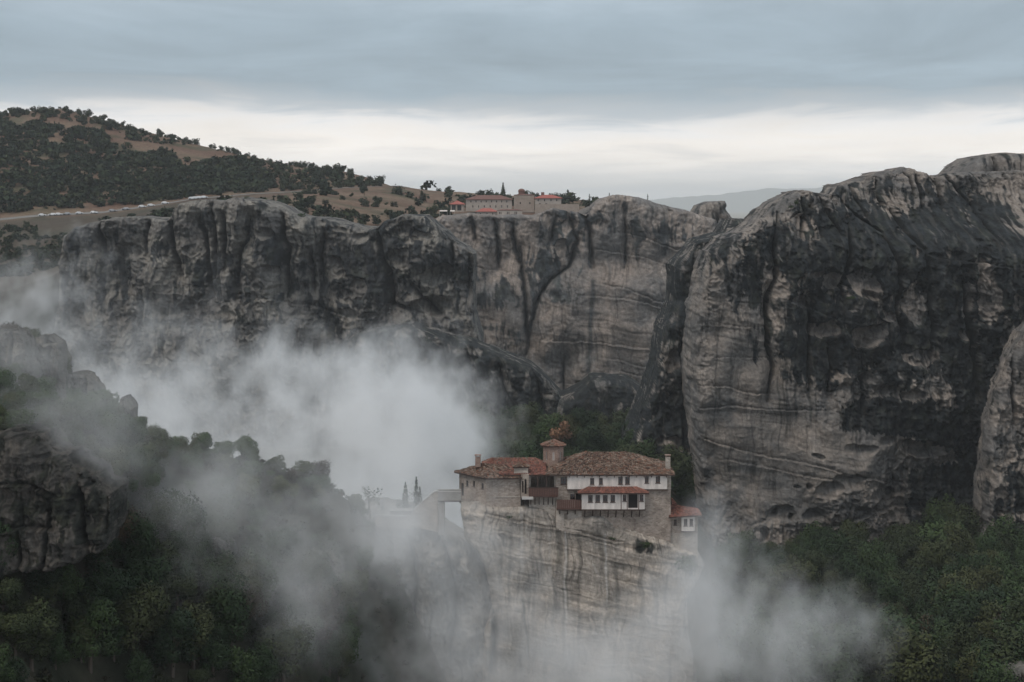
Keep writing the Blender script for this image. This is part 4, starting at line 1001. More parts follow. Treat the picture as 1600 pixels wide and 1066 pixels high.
localise(tu)
# north roofs behind
nr = empty('rear_range', (Xp(775, 310), 310, Zp(760, 310)))
tag(nr, 'low rear range of which only the weathered orange roof ridge shows behind the gate wing', 'building')
boxm('wall', Xp(758, 308), Xp(850, 308), 310.2, 316, Zp(790, 310), Zp(733, 310), M_STONE, nr)
roof(nr, hip(Xp(752, 309.5), Xp(853, 309.5), 309.4, 316.5, Zp(731, 309.5), Zp(715.5, 313), Xp(770, 313), Xp(835, 313)), TILE_RED + TILE_MIX[:2], 19, ragged=0.02)
localise(nr)
# ------------------------------------------------------------------ church drum
YD = 307.0
dr = empty('church_drum', (Xp(864.5, YD), YD, Zp(724, YD)))
tag(dr, 'eight-sided brick church drum with tiled cap and two bright slit windows rising above the roofs', 'church drum')
rd = (Xp(881, YD) - Xp(848, YD)) / 2 * 1.03; cxd = Xp(864.5, YD)
cor = [(cxd + rd * math.cos(math.radians(-112.5 - 0 + 45 * k)), YD + rd * math.sin(math.radians(-112.5 + 45 * k))) for k in range(8)]
zb_, ztp = Zp(727, YD), Zp(697, YD)
for k in range(8):
    a, b = cor[k], cor[(k + 1) % 8]
    f8 = Frame(a, b)
    mid = f8.len / 2
    hole = [(mid - 0.16, mid + 0.16, Zp(717.5, YD), Zp(705, YD))]
    wall_panel(f8, 0, f8.len, zb_, ztp, hole, M_BRICK, dr, 0.3, name='drum_wall')
    window(f8, hole[0], dr, M_PLASTER, mull=False, sill=False, pane=M_CONCL if k == 0 else M_GLASS)
V = []; Fc = []
for k in range(8):
    ang = math.radians(-112.5 + 45 * k)
    for q, z in ((rd * 1.02, ztp - 0.02), (rd * 1.16, ztp - 0.02), (rd * 1.16, ztp + 0.12), (rd * 1.02, ztp + 0.12)): V.append((cxd + q * math.cos(ang), YD + q * math.sin(ang), z))
for k in range(8):
    for j in range(4): Fc.append((k * 4 + j, ((k + 1) % 8) * 4 + j, ((k + 1) % 8) * 4 + (j + 1) % 4, k * 4 + (j + 1) % 4))
mesh_obj('cornice', V, Fc, M_BRICK, dr)
apx = (cxd, YD, Zp(686.5, YD))
ring = [(cxd + rd * 1.24 * math.cos(math.radians(-112.5 + 45 * k)), YD + rd * 1.24 * math.sin(math.radians(-112.5 + 45 * k)), ztp + 0.14) for k in range(8)]
roof(dr, [(ring[k], ring[(k + 1) % 8], apx, apx) for k in range(8)], TILE_MIX[:3] + [(0.24, 0.13, 0.10)], 21, tw=0.26, tl=0.34, ragged=0.03, thick=0.1)
V = []; Fc = []; fx = Frame((cxd, YD), (cxd + 1, YD)); bar(V, Fc, fx, -0.03, 0.03, -0.03, 0.03, apx[2], apx[2] + 0.7); bar(V, Fc, fx, -0.2, 0.2, -0.028, 0.028, apx[2] + 0.42, apx[2] + 0.48); mesh_obj('cross', V, Fc, M_WOOD, dr)
localise(dr)

# ------------------------------------------------------------------ footbridge
YB = 304.0
br = empty('footbridge', (Xp(700, YB), YB, Zp(830, YB)))
tag(br, 'grey footbridge leading across the gap to the monastery gate', 'bridge')
bx0, bx1 = Xp(684, YB), Xp(720, YB)
zd = Zp(780, YB)
boxm('deck', bx0, bx1, YB, YB + 2.2, zd - 0.25, zd, M_CONC, br)
for yy in (YB, YB + 2.05):
    boxm('parapet', bx0 + 0.01, bx1 - 0.01, yy + 0.004, yy + 0.15, zd + 0.004, Zp(769, YB), M_CONC, br)
    boxm('coping', bx0, bx1, yy - 0.05, yy + 0.2, Zp(769, YB) + 0.004, Zp(767.6, YB), M_CONCL, br)
boxm('beam', bx0, bx1, YB - 0.06, YB + 0.2, zd - 0.42, zd - 0.254, M_WOOD, br)
boxm('pier', Xp(685, YB), Xp(694.5, YB), YB + 0.1, YB + 2.1, Zp(836, YB), zd - 0.426, M_CONC, br)
def prism(name, pts, y0, y1, mat, parent):
    n = len(pts)
    V = [(x, y0, z) for x, z in pts] + [(x, y1, z) for x, z in pts]
    Fc = [tuple(range(n)), tuple(range(2 * n - 1, n - 1, -1))] + [(i, i + n, (i + 1) % n + n, (i + 1) % n) for i in range(n)]
    return mesh_obj(name, V, Fc, mat, parent)
q = lambda *pp: [(Xp(a, YB), Zp(b, YB)) for a, b in pp]
prism('stair_wall', q((646, 797.5), (678, 770), (684, 768.5), (684, 832), (640, 822)), YB + 0.1, YB + 0.4, M_STONE2, br)
prism('stair_wall', q((646, 797.5), (678, 770), (684, 768.5), (684, 832), (640, 822)), YB + 1.9, YB + 2.2, M_STONE2, br)
prism('stair_coping', q((645, 798), (678, 769.6), (684, 768), (684, 766.4), (677.5, 768), (644.5, 796.4)), YB + 0.02, YB + 0.48, M_CONCL, br)
for i in range(10):
    t0 = i / 10.0; x = Xp(648 + 30 * t0, YB); z = Zp(800 - 25 * t0, YB)
    boxm('step', x, x + 0.34, YB + 0.42, YB + 1.88, z - 0.5, z, M_CONC, br)
localise(br)
pw = empty('path_wall', (Xp(615, 303.6), 303.6, Zp(820, 303)))
tag(pw, 'low pale wall with coping along the path to the footbridge', 'wall')
prism('wall', q((586, 807), (640, 807), (646, 799), (646, 826), (586, 822)), YB - 0.4, YB - 0.05, M_STONE2, pw)
prism('coping', q((585, 807), (640.5, 807), (640.5, 804.8), (585, 804.8)), YB - 0.5, YB + 0.05, M_CONCL, pw)
localise(pw)
sh = empty('gate_house', (Xp(624, 307), 307, Zp(815, 307)))
tag(sh, 'small flat-roofed stone hut on the path left of the footbridge', 'hut')
boxm('wall', Xp(610, 307), Xp(643, 307), 307, 309.5, Zp(815, 307), Zp(800, 307), M_STONE2, sh)
boxm('roof', Xp(608.5, 307), Xp(644, 307), 306.7, 309.8, Zp(799.9, 307), Zp(798, 307), M_CONC, sh)
localise(sh)
# ------------------------------------------------------------------ far monastery on the plateau
M_FSTONE = simple('far_stone', (0.33, 0.275, 0.235), 0.18, 0.5)
M_FPALE = simple('far_pale_stone', (0.40, 0.35, 0.31), 0.15, 0.5)
M_FRED = simple('far_red_tile', (0.34, 0.115, 0.095), 0.2, 1.0, stretch=(3, 1, 1))
M_FBROWN = simple('far_brown_tile', (0.17, 0.095, 0.08), 0.2, 1.0, stretch=(3, 1, 1))

def far_house(name, label, cat, px0, px1, pe, pb, pr, Y, depth, wall, rmat, wins, hipped=0.5, over=0.7):
    x0, x1 = Xp(px0, Y), Xp(px1, Y); ze, zb_, zr = Zp(pe, Y), Zp(pb, Y), Zp(pr, Y)
    r = empty(name, ((x0 + x1) / 2, Y, zb_))
    tag(r, label, cat)
    fr = Frame((x0, Y), (x1, Y))
    hs = [(Xp(a, Y) - x0, Xp(b, Y) - x0, Zp(d, Y), Zp(c, Y)) for a, b, c, d in wins]
    wall_panel(fr, 0, x1 - x0, zb_, ze, hs, wall, r, 0.4)
    wall_panel(Frame((x1 - 0.003, Y), (x1 - 0.003, Y + depth)), 0.02, depth, zb_, ze, [], wall, r, 0.4)
    wall_panel(Frame((x0 + 0.003, Y + depth), (x0 + 0.003, Y)), 0, depth - 0.02, zb_, ze, [], wall, r, 0.4)
    for h in hs:
        V = []; Fc = []; bar(V, Fc, fr, h[0] + .02, h[1] - .02, 0.15, 0.25, h[2] + .02, h[3] - .02); mesh_obj('window', V, Fc, M_GLASS, r)
    if rmat is not None:
        pls = hip(x0 - over, x1 + over, Y - over, Y + depth + over, ze, zr, x0 + hipped * depth, x1 - hipped * depth)
        V = []; Fc = []
        for pl in pls:
            k = len(V); V.extend(pl); V.extend((p[0], p[1], p[2] - 0.2) for p in pl)
            Fc.extend([(k, k + 1, k + 2, k + 3), (k + 4, k + 7, k + 6, k + 5), (k, k + 4, k + 5, k + 1)])
        mesh_obj('roof', V, Fc, rmat, r)
    localise(r)
    return r
YS = 1030
wr = lambda xs, w, c, d: [(x, x + w, c, d) for x in xs]
far_house('monastery_range', 'long two-storey stone range with brown roof of the far monastery', 'building', 728, 800, 311.5, 330, 305, 1040, 12, M_FPALE, M_FBROWN,
          wr(range(735, 798, 8), 1.6, 313.5, 316.5) + wr(range(738, 796, 9), 1.6, 321, 324.5))
far_house('monastery_tower', 'square stone block beside the domed church of the far monastery', 'building', 803, 835, 304.5, 332, 303, 1038, 10, M_FSTONE, M_FBROWN, wr((812, 827), 1.8, 316, 319), hipped=0.5, over=0.2)
far_house('monastery_range', 'cream house with bright red roof and chimney at the right of the far monastery', 'building', 836, 877, 309.5, 322, 304.5, 1036, 9, M_FPALE, M_FRED, wr((840, 850, 860, 869), 1.8, 311.5, 314.5) + wr((842, 852), 3.0, 318, 322))
chim = bpy.data.objects['monastery_range.001'] if 'monastery_range.001' in bpy.data.objects else None
if chim:
    c = boxm('chimney', Xp(845.5, 1040), Xp(850.5, 1040), 1040, 1041.6, Zp(308, 1040), Zp(300.5, 1040), M_FBROWN, chim)
    c.location = tuple(-k for k in chim.location)
far_house('pavilion', 'small open pavilion with bright red pyramid roof left of the far monastery', 'pavilion', 704, 725, 319, 331, 313.5, 1028, 7, M_FSTONE, M_FRED, [(706, 712, 320.5, 329), (714.5, 721, 320.5, 329)])
far_house('monastery_house', 'red-roofed cream house standing below the long range of the far monastery', 'building', 745, 776, 330.5, 341, 325.5, 1022, 6, M_FPALE, M_FRED, wr((750, 760, 769), 1.8, 332.5, 335.5))
far_house('monastery_house', 'lower house with paired windows on the cliff edge of the far monastery', 'building', 777, 816, 328.5, 344, 327, 1020, 5, M_FPALE, M_FBROWN, [(x + k, x + k + 1.4, 331, 335) for x in (779.5, 792, 804) for k in (0, 2.6)], over=0.2)
far_house('monastery_shed', 'little red lean-to roof on the very edge of the cliff below the paired windows', 'shed', 790, 814, 341, 346, 336.5, 1012, 5, M_FSTONE, M_FRED, [], over=0.3)
far_house('terrace_wall', 'long pale retaining wall to the right of the far monastery', 'wall', 836, 905, 319, 345, 318.5, 1026, 3, M_FSTONE, None, [])
far_house('terrace_wall', 'short retaining wall left of the pavilion on the plateau edge', 'wall', 650, 671, 335, 345, 334, 1012, 3, M_FPALE, None, [])
# church dome
dm = empty('church_dome', (Xp(815, 1045), 1045, Zp(306, 1045)))
tag(dm, 'small dark church dome on its drum above the far monastery', 'dome')
def lathe(name, prof, n, mat, parent=None, loc=(0, 0, 0)):
    V = []; Fc = []
    for r, z in prof:
        for k in range(n): V.append((loc[0] + r * math.cos(2 * math.pi * k / n), loc[1] + r * math.sin(2 * math.pi * k / n), loc[2] + z))
    for j in range(len(prof) - 1):
        for k in range(n): Fc.append((j * n + k, j * n + (k + 1) % n, (j + 1) * n + (k + 1) % n, (j + 1) * n + k))
    return mesh_obj(name, V, Fc, mat, parent)
lathe('drum', [(1.75, -1), (1.75, 2.2), (1.9, 2.2), (1.9, 2.4)], 12, M_FBROWN, dm)
lathe('cap', [(2.0, 2.41), (1.8, 3.0), (1.3, 3.5), (0.6, 3.8), (0.02, 3.9)], 12, M_FBROWN, dm)
# awnings
for i, (p, w) in enumerate(((693, 12), (707, 7))):
    x = Xp(p, 1018); z = Zp(335.5, 1018)
    a = empty('canopy', (x, 1018, z)); tag(a, ['wide white canopy on the terrace at the cliff edge below the pavilion', 'narrow white canopy beside the wide one at the cliff edge'][i], 'canopy')
    ww = w / F * 1018 / 2
    mesh_obj('cloth', [(-ww, -2, 1.7), (ww, -2, 1.7), (ww, 0, 2.4), (-ww, 0, 2.4), (-ww, 2, 1.7), (ww, 2, 1.7)], [(0, 1, 2, 3), (3, 2, 5, 4)], M_PLASTER, a)
    for s in (-1, 1): boxm('pole', s * ww - 0.06, s * ww + 0.06, -1.9, -1.78, -2.5, 1.68, M_CONCL, a)
# ------------------------------------------------------------------ parked cars
M_CARW = simple('white_car_paint', (0.75, 0.76, 0.78), 0.03, 0.5, 0.3, spec=0.5)
M_CARG = simple('silver_car_paint', (0.35, 0.36, 0.38), 0.03, 0.5, 0.3, spec=0.5)
M_TYRE = simple('tyre_rubber', (0.02, 0.02, 0.02), 0.1, 2)
def car_meshes():
    prof = [(-2.15, 0.35), (-2.2, 0.75), (-2.1, 0.98), (-1.75, 1.02), (-1.25, 1.48), (0.35, 1.5), (1.05, 1.02), (2.0, 0.9), (2.2, 0.65), (2.15, 0.35)]
    n = len(prof); V = []; Fc = []
    for s, w in ((-1, 0.86), (1, 0.86)):
        for x, z in prof: V.append((x, s * (w - (0.14 if z > 1.2 else 0)), z))
    Fc = [tuple(range(n)), tuple(range(2 * n - 1, n - 1, -1))] + [(i, i + n, (i + 1) % n + n, (i + 1) % n) for i in range(n)]
    body = bpy.data.meshes.new('body'); body.from_pydata(V, [], Fc); body.update()
    V = []; Fc = []
    for s in (-1, 1):
        k = len(V); V += [(-1.5, s * 0.80, 1.05), (0.85, s * 0.80, 1.05), (0.3, s * 0.735, 1.44), (-1.2, s * 0.735, 1.44)]; Fc.append((k, k + 1, k + 2, k + 3))
    k = len(V); V += [(1.04, -0.72, 1.08), (1.04, 0.72, 1.08), (0.42, 0.64, 1.5), (0.42, -0.64, 1.5)]; Fc.append((k, k + 1, k + 2, k + 3))
    glass = bpy.data.meshes.new('glazing'); glass.from_pydata(V, [], Fc); glass.update(); glass.materials.append(M_GLASS)
    V = []; Fc = []
    for y in (-0.1, 0.1):
        for k in range(12): V.append((0.33 * math.cos(k * math.pi / 6), y, 0.33 * math.sin(k * math.pi / 6)))
    Fc = [tuple(range(12)), tuple(range(23, 11, -1))] + [(k, k + 12, (k + 1) % 12 + 12, (k + 1) % 12) for k in range(12)]
    wh = bpy.data.meshes.new('wheel'); wh.from_pydata(V, [], Fc); wh.update(); wh.materials.append(M_TYRE)
    bw = body.copy(); body.materials.append(M_CARW); bw.materials.append(M_CARG)
    return body, bw, glass, wh
cb, cg, cgl, cwh = car_meshes()
CARS = [66, 82, 92, 104, 124, 147, 176, 196, 222, 236, 258, 300, 306, 312, 319]
ORD = ['first', 'second', 'third', 'fourth', 'fifth', 'sixth', 'seventh', 'eighth', 'ninth', 'tenth', 'eleventh', 'twelfth', 'thirteenth', 'fourteenth', 'last']
for i, px in enumerate(CARS):
    xq = 0.0; Yq = 1150.0
    for _ in range(6):
        xq = Xp(px, Yq); Yq = float(np.interp(xq, [p[0] for p in RD], [p[1] for p in RD])) - 2.0
    zq = float(hill_z(xq, Yq)) + 0.3
    silver = i in (3, 6, 7)
    c = empty('parked_car', (xq, Yq, zq), [0.1, 3.2, 0.05, 3.1, 0.3, -0.5, 0.0, 3.0, 0.1, 0.2, 0.1, 0.35, 0.4, 0.3, 0.35][i])
    tag(c, f"small {'silver' if silver else 'white'} car, {ORD[i]} from the left in the row parked along the plateau road", 'car', 'cars parked along the plateau road')
    for nm, me, loc in [('body', cg if silver else cb, (0, 0, 0)), ('glazing', cgl, (0, 0, 0))] + [('wheel', cwh, (sx, sy, 0.33)) for sx in (-1.35, 1.35) for sy in (-0.8, 0.8)]:
        o = bpy.data.objects.new(nm, me); col.objects.link(o); o.parent = c; o.location = loc
# ------------------------------------------------------------------ vegetation
def foliage_mat(name, c1, c2, c3):
    m, nt, b = nmat(name)
    N = nt.nodes.new; L = nt.links.new
    oi = N('ShaderNodeObjectInfo'); g = N('ShaderNodeNewGeometry')
    r = N('ShaderNodeValToRGB'); r.color_ramp.elements[0].color = (*c1, 1); r.color_ramp.elements[1].color = (*c3, 1)
    e = r.color_ramp.elements.new(0.55); e.color = (*c2, 1)
    n = N('ShaderNodeTexNoise'); n.inputs['Scale'].default_value = 0.6; n.inputs['Detail'].default_value = 3
    L(g.outputs['Position'], n.inputs['Vector'])
    a = N('ShaderNodeMath'); a.operation = 'MULTIPLY_ADD'; a.inputs[1].default_value = 0.8; L(oi.outputs['Random'], a.inputs[0]); 
    a2 = N('ShaderNodeMath'); a2.operation = 'MULTIPLY'; a2.inputs[1].default_value = 0.35; L(n.outputs[0], a2.inputs[0]); L(a2.outputs[0], a.inputs[2])
    L(a.outputs[0], r.inputs[0])
    rr = N('ShaderNodeMapRange'); rr.inputs['To Min'].default_value = 0.8; rr.inputs['To Max'].default_value = 1.25
    L(g.outputs['Random Per Island'], rr.inputs['Value'])
    s = N('ShaderNodeVectorMath'); s.operation = 'SCALE'; L(r.outputs[0], s.inputs[0]); L(rr.outputs[0], s.inputs['Scale'])
    L(s.outputs[0], b.inputs['Base Color'])
    b.inputs['Roughness'].default_value = 0.75; b.inputs['Specular IOR Level'].default_value = 0.25
    return m
M_GREEN = foliage_mat('foliage_green', (0.012, 0.024, 0.010), (0.022, 0.042, 0.014), (0.040, 0.064, 0.020))
M_OLIVE = foliage_mat('foliage_olive', (0.020, 0.030, 0.011), (0.034, 0.045, 0.016), (0.054, 0.060, 0.021))
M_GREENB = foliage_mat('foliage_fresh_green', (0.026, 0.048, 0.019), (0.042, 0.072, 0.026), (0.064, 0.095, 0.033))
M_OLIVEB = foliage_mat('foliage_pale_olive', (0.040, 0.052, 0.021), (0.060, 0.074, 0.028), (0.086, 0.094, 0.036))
M_RUST = foliage_mat('foliage_rust', (0.030, 0.024, 0.014), (0.045, 0.033, 0.018), (0.06, 0.042, 0.024))
M_FARG = foliage_mat('foliage_far_green', (0.017, 0.027, 0.016), (0.026, 0.038, 0.020), (0.040, 0.050, 0.024))
M_ORANGE = foliage_mat('foliage_orange', (0.16, 0.085, 0.05), (0.21, 0.11, 0.065), (0.25, 0.14, 0.085))
M_BARK = simple('bark', (0.075, 0.06, 0.048), 0.3, 3.0, stretch=(1, 1, 0.2))
M_FOREST = tinted('forest_leaves', grain=0.5, bump=0.1, var=0.35, rough=0.8)

def crown_arrays(seed, n, rx, ry, rz, z0, lobes, leaf, shape='round'):
    """leaf-sized quads spread through a lobed crown"""
    rng = np.random.RandomState(seed)
    cs = []
    for k in range(lobes):
        th = rng.uniform(0, 2 * np.pi); rr = rng.uniform(0.25, 0.72); h = rng.uniform(-0.55, 0.75)
        w = math.sqrt(max(0.1, 1 - (h * 0.85) ** 2))
        cs.append((rr * math.cos(th) * w, rr * math.sin(th) * w, h, rng.uniform(0.28, 0.5)))
    cs.append((0, 0, 0.05, 0.48))
    wts = np.array([c[3] ** 2 for c in cs]); wts /= wts.sum()
    ids = rng.choice(len(cs), n, p=wts)
    C = np.array(cs)[ids]
    d = rng.normal(size=(n, 3)); d /= np.linalg.norm(d, axis=1, keepdims=True)
    rad = rng.uniform(0.45, 1.0, n) ** 0.5
    # some twigs reach out past the clump
    rad = rad * np.where(rng.uniform(size=n) < 0.18, rng.uniform(1.0, 1.45, n), 1.0)
    p = C[:, :3] + d * (C[:, 3] * rad)[:, None]
    if shape == 'cone':
        t = rng.uniform(0, 1, n) ** 1.5; th = rng.uniform(0, 2 * np.pi, n); w = (1 - t) * (0.75 + 0.25 * np.sin(t * 40)) * rng.uniform(0.55, 1, n)
        p = np.stack([np.cos(th) * w, np.sin(th) * w, t * 2 - 1], 1); d = np.stack([np.cos(th), np.sin(th), 0.3 + 0 * t], 1)
    if shape == 'spire':
        t = rng.uniform(0, 1, n); th = rng.uniform(0, 2 * np.pi, n); w = np.sin(np.clip(t * 0.94 + 0.08, 0, 1) * np.pi) ** 0.6 * (1 - 0.45 * t) * rng.uniform(0.6, 1.05, n)
        p = np.stack([np.cos(th) * w, np.sin(th) * w, t * 2 - 1], 1); d = np.stack([np.cos(th), np.sin(th), 0.6 + 0 * t], 1)
    p = p * np.array([rx, ry, rz]) + np.array([0, 0, z0])
    nrm = d * 0.8 + rng.normal(size=(n, 3)) * 0.55 + np.array([0, 0, 0.45]); nrm /= np.linalg.norm(nrm, axis=1, keepdims=True)
    a = np.cross(nrm, rng.normal(size=(n, 3))); a /= np.linalg.norm(a, axis=1, keepdims=True); b = np.cross(nrm, a)
    sz = leaf * rng.uniform(0.6, 1.35, n)[:, None]
    V = np.stack([p - a * sz, p - b * sz * 0.62 - nrm * sz * 0.15, p + a * sz, p + b * sz * 0.62 - nrm * sz * 0.15], 1).reshape(-1, 3)
    Fq = np.arange(4 * n).reshape(n, 4)
    # leaves of a clump face outwards together
    sn = d * 0.9 + p / np.array([rx, ry, rz]) * 0.5 - np.array([0, 0, 0.5 * z0 / rz]) + np.array([0, 0, 0.25]) + rng.normal(size=(n, 3)) * 0.22
    sn /= np.linalg.norm(sn, axis=1, keepdims=True)
    return V, Fq, np.repeat(sn, 4, 0)

def leaf_mesh(name, arr, mat):
    V, Fq, SN = arr
    me = bpy.data.meshes.new(name)
    me.vertices.add(len(V)); me.vertices.foreach_set('co', V.astype(np.float32).ravel())
    me.loops.add(Fq.size); me.loops.foreach_set('vertex_index', Fq.astype(np.int32).ravel())
    me.polygons.add(len(Fq)); me.polygons.foreach_set('loop_start', np.arange(0, Fq.size, 4, dtype=np.int32))
    me.polygons.foreach_set('use_smooth', np.ones(len(Fq), dtype=bool))
    me.update(calc_edges=True)
    me.normals_split_custom_set_from_vertices(SN.tolist())
    me.materials.append(mat)
    return me

def trunk_mesh(seed, h, r, limbs=4):
    rng = random.Random(seed); V = []; Fc = []
    def tube(pts, rads, n=6):
        k = len(V)
        for (x, y, z), q in zip(pts, rads):
            for i in range(n): V.append((x + q * math.cos(i * 2 * math.pi / n), y + q * math.sin(i * 2 * math.pi / n), z))
        for j in range(len(pts) - 1):
            for i in range(n): Fc.append((k + j * n + i, k + j * n + (i + 1) % n, k + (j + 1) * n + (i + 1) % n, k + (j + 1) * n + i))
    lean = (rng.uniform(-.1, .1) * h, rng.uniform(-.1, .1) * h)
    tube([(0, 0, -0.6), (lean[0] * .3, lean[1] * .3, h * .35), (lean[0], lean[1], h * .8)], [r * 1.25, r, r * .4])
    for _ in range(limbs):
        th = rng.uniform(0, 6.28); z = h * rng.uniform(.3, .6); L = h * rng.uniform(.25, .45); f = z / (h * .8)
        x0, y0 = lean[0] * f, lean[1] * f
        tube([(x0, y0, z), (x0 + math.cos(th) * L * .5, y0 + math.sin(th) * L * .5, z + L * .45), (x0 + math.cos(th) * L, y0 + math.sin(th) * L, z + L * .75)], [r * .5, r * .35, r * .12], 5)
    me = bpy.data.meshes.new('trunk'); me.from_pydata(V, [], Fc); me.update(); me.materials.append(M_BARK)
    return me

def plant(name, loc, trunk, crown, s, rz, label, cat, group=None, sz=1.0):
    r = empty(name, loc, rz); r.scale = (s, s, s * sz)
    tag(r, label, cat, group)
    for nm, me in (('trunk', trunk), ('crown', crown)):
        if me is None: continue
        o = bpy.data.objects.new(nm, me); col.objects.link(o); o.parent = r
    return r

VARS = []
for k, (mat, word) in enumerate([(M_GREEN, 'dark green'), (M_GREEN, 'dark green'), (M_OLIVE, 'olive green'), (M_OLIVE, 'olive green'), (M_GREEN, 'dark green'), (M_RUST, 'rust brown')]):
    rx_, rz_ = (2.7, 2.5) if k % 2 else (2.4, 2.9)
    VARS.append((trunk_mesh(500 + k, 5.0, 0.16), leaf_mesh('crown', crown_arrays(510 + k, 5200, rx_, rx_ * 0.95, rz_, 3.4, 15, 0.125), mat), word))

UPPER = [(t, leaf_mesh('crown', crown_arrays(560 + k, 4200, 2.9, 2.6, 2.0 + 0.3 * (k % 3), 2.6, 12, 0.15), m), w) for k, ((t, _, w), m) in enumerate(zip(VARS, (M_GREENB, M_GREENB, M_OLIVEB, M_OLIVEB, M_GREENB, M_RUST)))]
rng = random.Random(77)
def proj(x, y, z): return 800 + x / y * F, HOR - z / y * F
cand = []
def scatter(x0, x1, y0, y1, sp, ok, place):
    """jittered planting grid"""
    x = x0
    while x < x1:
        y = y0
        while y < y1:
            xx = x + rng.uniform(-.48, .48) * sp; yy = y + rng.uniform(-.48, .48) * sp
            z = float(ground_z(xx, yy)); px, py = proj(xx, yy, z)
            if -260 < px < 1760 and py < 1140 and ok(xx, yy, z, px, py): cand.append((xx, yy, z, px, py, place))
            y += sp
        x += sp
def ok_left(x, y, z, px, py):
    yr = float(np.interp(x, RX, RY))
    if y > yr + 4 or px > 575: return False
    if px < 150 and 700 < py < 850 and y > 203: return rng.random() < 0.08
    if 230 < px < 560 and 800 < py < 900: return rng.random() < 0.55
    return rng.random() < 0.93
scatter(-118, 5, 165, 312, 3.0, ok_left, 'left')
def ok_right(x, y, z, px, py):
    return px > 1130 and z > -112 and not (px > 1525 and y > 525)
scatter(30, 165, 225, 560, 7.6, ok_right, 'right')
def ok_mid(x, y, z, px, py):
    return 640 < px < 1100 and py < 800 and y < 735
scatter(-60, 70, 520, 830, 6.5, ok_mid, 'mid')
PLACE = {'left': 'on the misty slope left of the footbridge', 'right': 'in the wood below the great streaked cliff', 'mid': 'in the valley wood behind the monastery'}
def zone(px, py, place):
    if place == 'left':
        row = 'at the bottom edge' if py > 1010 else 'low on the slope' if py > 930 else 'halfway up the slope' if py > 820 else 'high on the ridge'
        spot = 'below the layered outcrop' if px < 140 else 'right of the layered outcrop' if px < 260 else 'under the ridge trees' if px < 400 else 'nearest the footbridge'
        return row + ', ' + spot
    row = 'close under the cliff' if py < 930 else 'in the middle of the wood' if py < 1010 else 'at the bottom edge'
    spot = 'beside the rising cloud' if px < 1330 else 'below the weathered caves' if px < 1430 else 'below the black cliff foot' if px < 1520 else 'below the pale buttress'
    return row + ', ' + spot
cand.sort(key=lambda c: c[1])
shown = [c for c in cand if -15 < c[3] < 1615 and c[4] < 1090]
indiv = [c for c in shown if c[5] == 'left'][:160] + [c for c in shown if c[5] == 'right'][:130]
chosen = set(id(c) for c in indiv)
for (x, y, z, px, py, place) in indiv:
    w = rng.random()
    k = rng.choice([0, 1, 4, 2, 3] if w < (0.94 if place == 'left' else 0.98) else [5])
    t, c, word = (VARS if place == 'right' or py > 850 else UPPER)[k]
    s = rng.triangular(0.5, 1.8, 0.8) * ((0.95 if py > 840 else 0.5) if place == 'left' else 1.45)
    lim = (0.45, 0.7) if place == 'left' and py < 840 else (0.8, 1.15) if place == 'left' else (1.2, 1.8)
    size = 'small' if s < lim[0] else ('tall' if s > lim[1] else 'middling')
    plant('broadleaf_tree', (x, y, z - 0.3), t, c, s, rng.uniform(0, 6.28), f'{size} {word} tree {zone(px, py, place)}', 'tree', f'trees {PLACE[place]}', rng.uniform(0.85, 1.15))
def joined(name, label, pts, protos, tints, mat, lift=-0.3):
    """one mass of foliage that nobody could count"""
    VV = []; FF = []; CC = []; NN = []; k = 0
    r2 = np.random.RandomState(len(pts))
    for (x, y, z, s) in pts:
        V, Fq, SN = protos[r2.randint(len(protos))]
        a = r2.uniform(0, 6.28); ca, sa = math.cos(a), math.sin(a)
        sx = s * r2.uniform(0.85, 1.2)
        W = np.stack([(V[:, 0] * ca - V[:, 1] * sa) * sx + x, (V[:, 0] * sa + V[:, 1] * ca) * sx + y, V[:, 2] * s * r2.uniform(.85, 1.15) + z + lift], 1)
        NN.append(np.stack([SN[:, 0] * ca - SN[:, 1] * sa, SN[:, 0] * sa + SN[:, 1] * ca, SN[:, 2]], 1))
        VV.append(W); FF.append(Fq + k); k += len(V)
        t = np.array(tints[r2.randint(len(tints))]) * r2.uniform(.75, 1.3)
        CC.append(np.repeat(t[None, :] * r2.uniform(.65, 1.45, (len(Fq), 1)), 4, 0))
    o = np_mesh(name, np.concatenate(VV), np.concatenate(FF), mat, np.concatenate(CC), smooth=True)
    o.data.normals_split_custom_set_from_vertices(np.concatenate(NN).tolist())
    return tag(o, label, kind='stuff')
GREENS = [(0.014, 0.024, 0.011), (0.018, 0.028, 0.012), (0.023, 0.032, 0.014), (0.028, 0.032, 0.015), (0.036, 0.031, 0.017)]
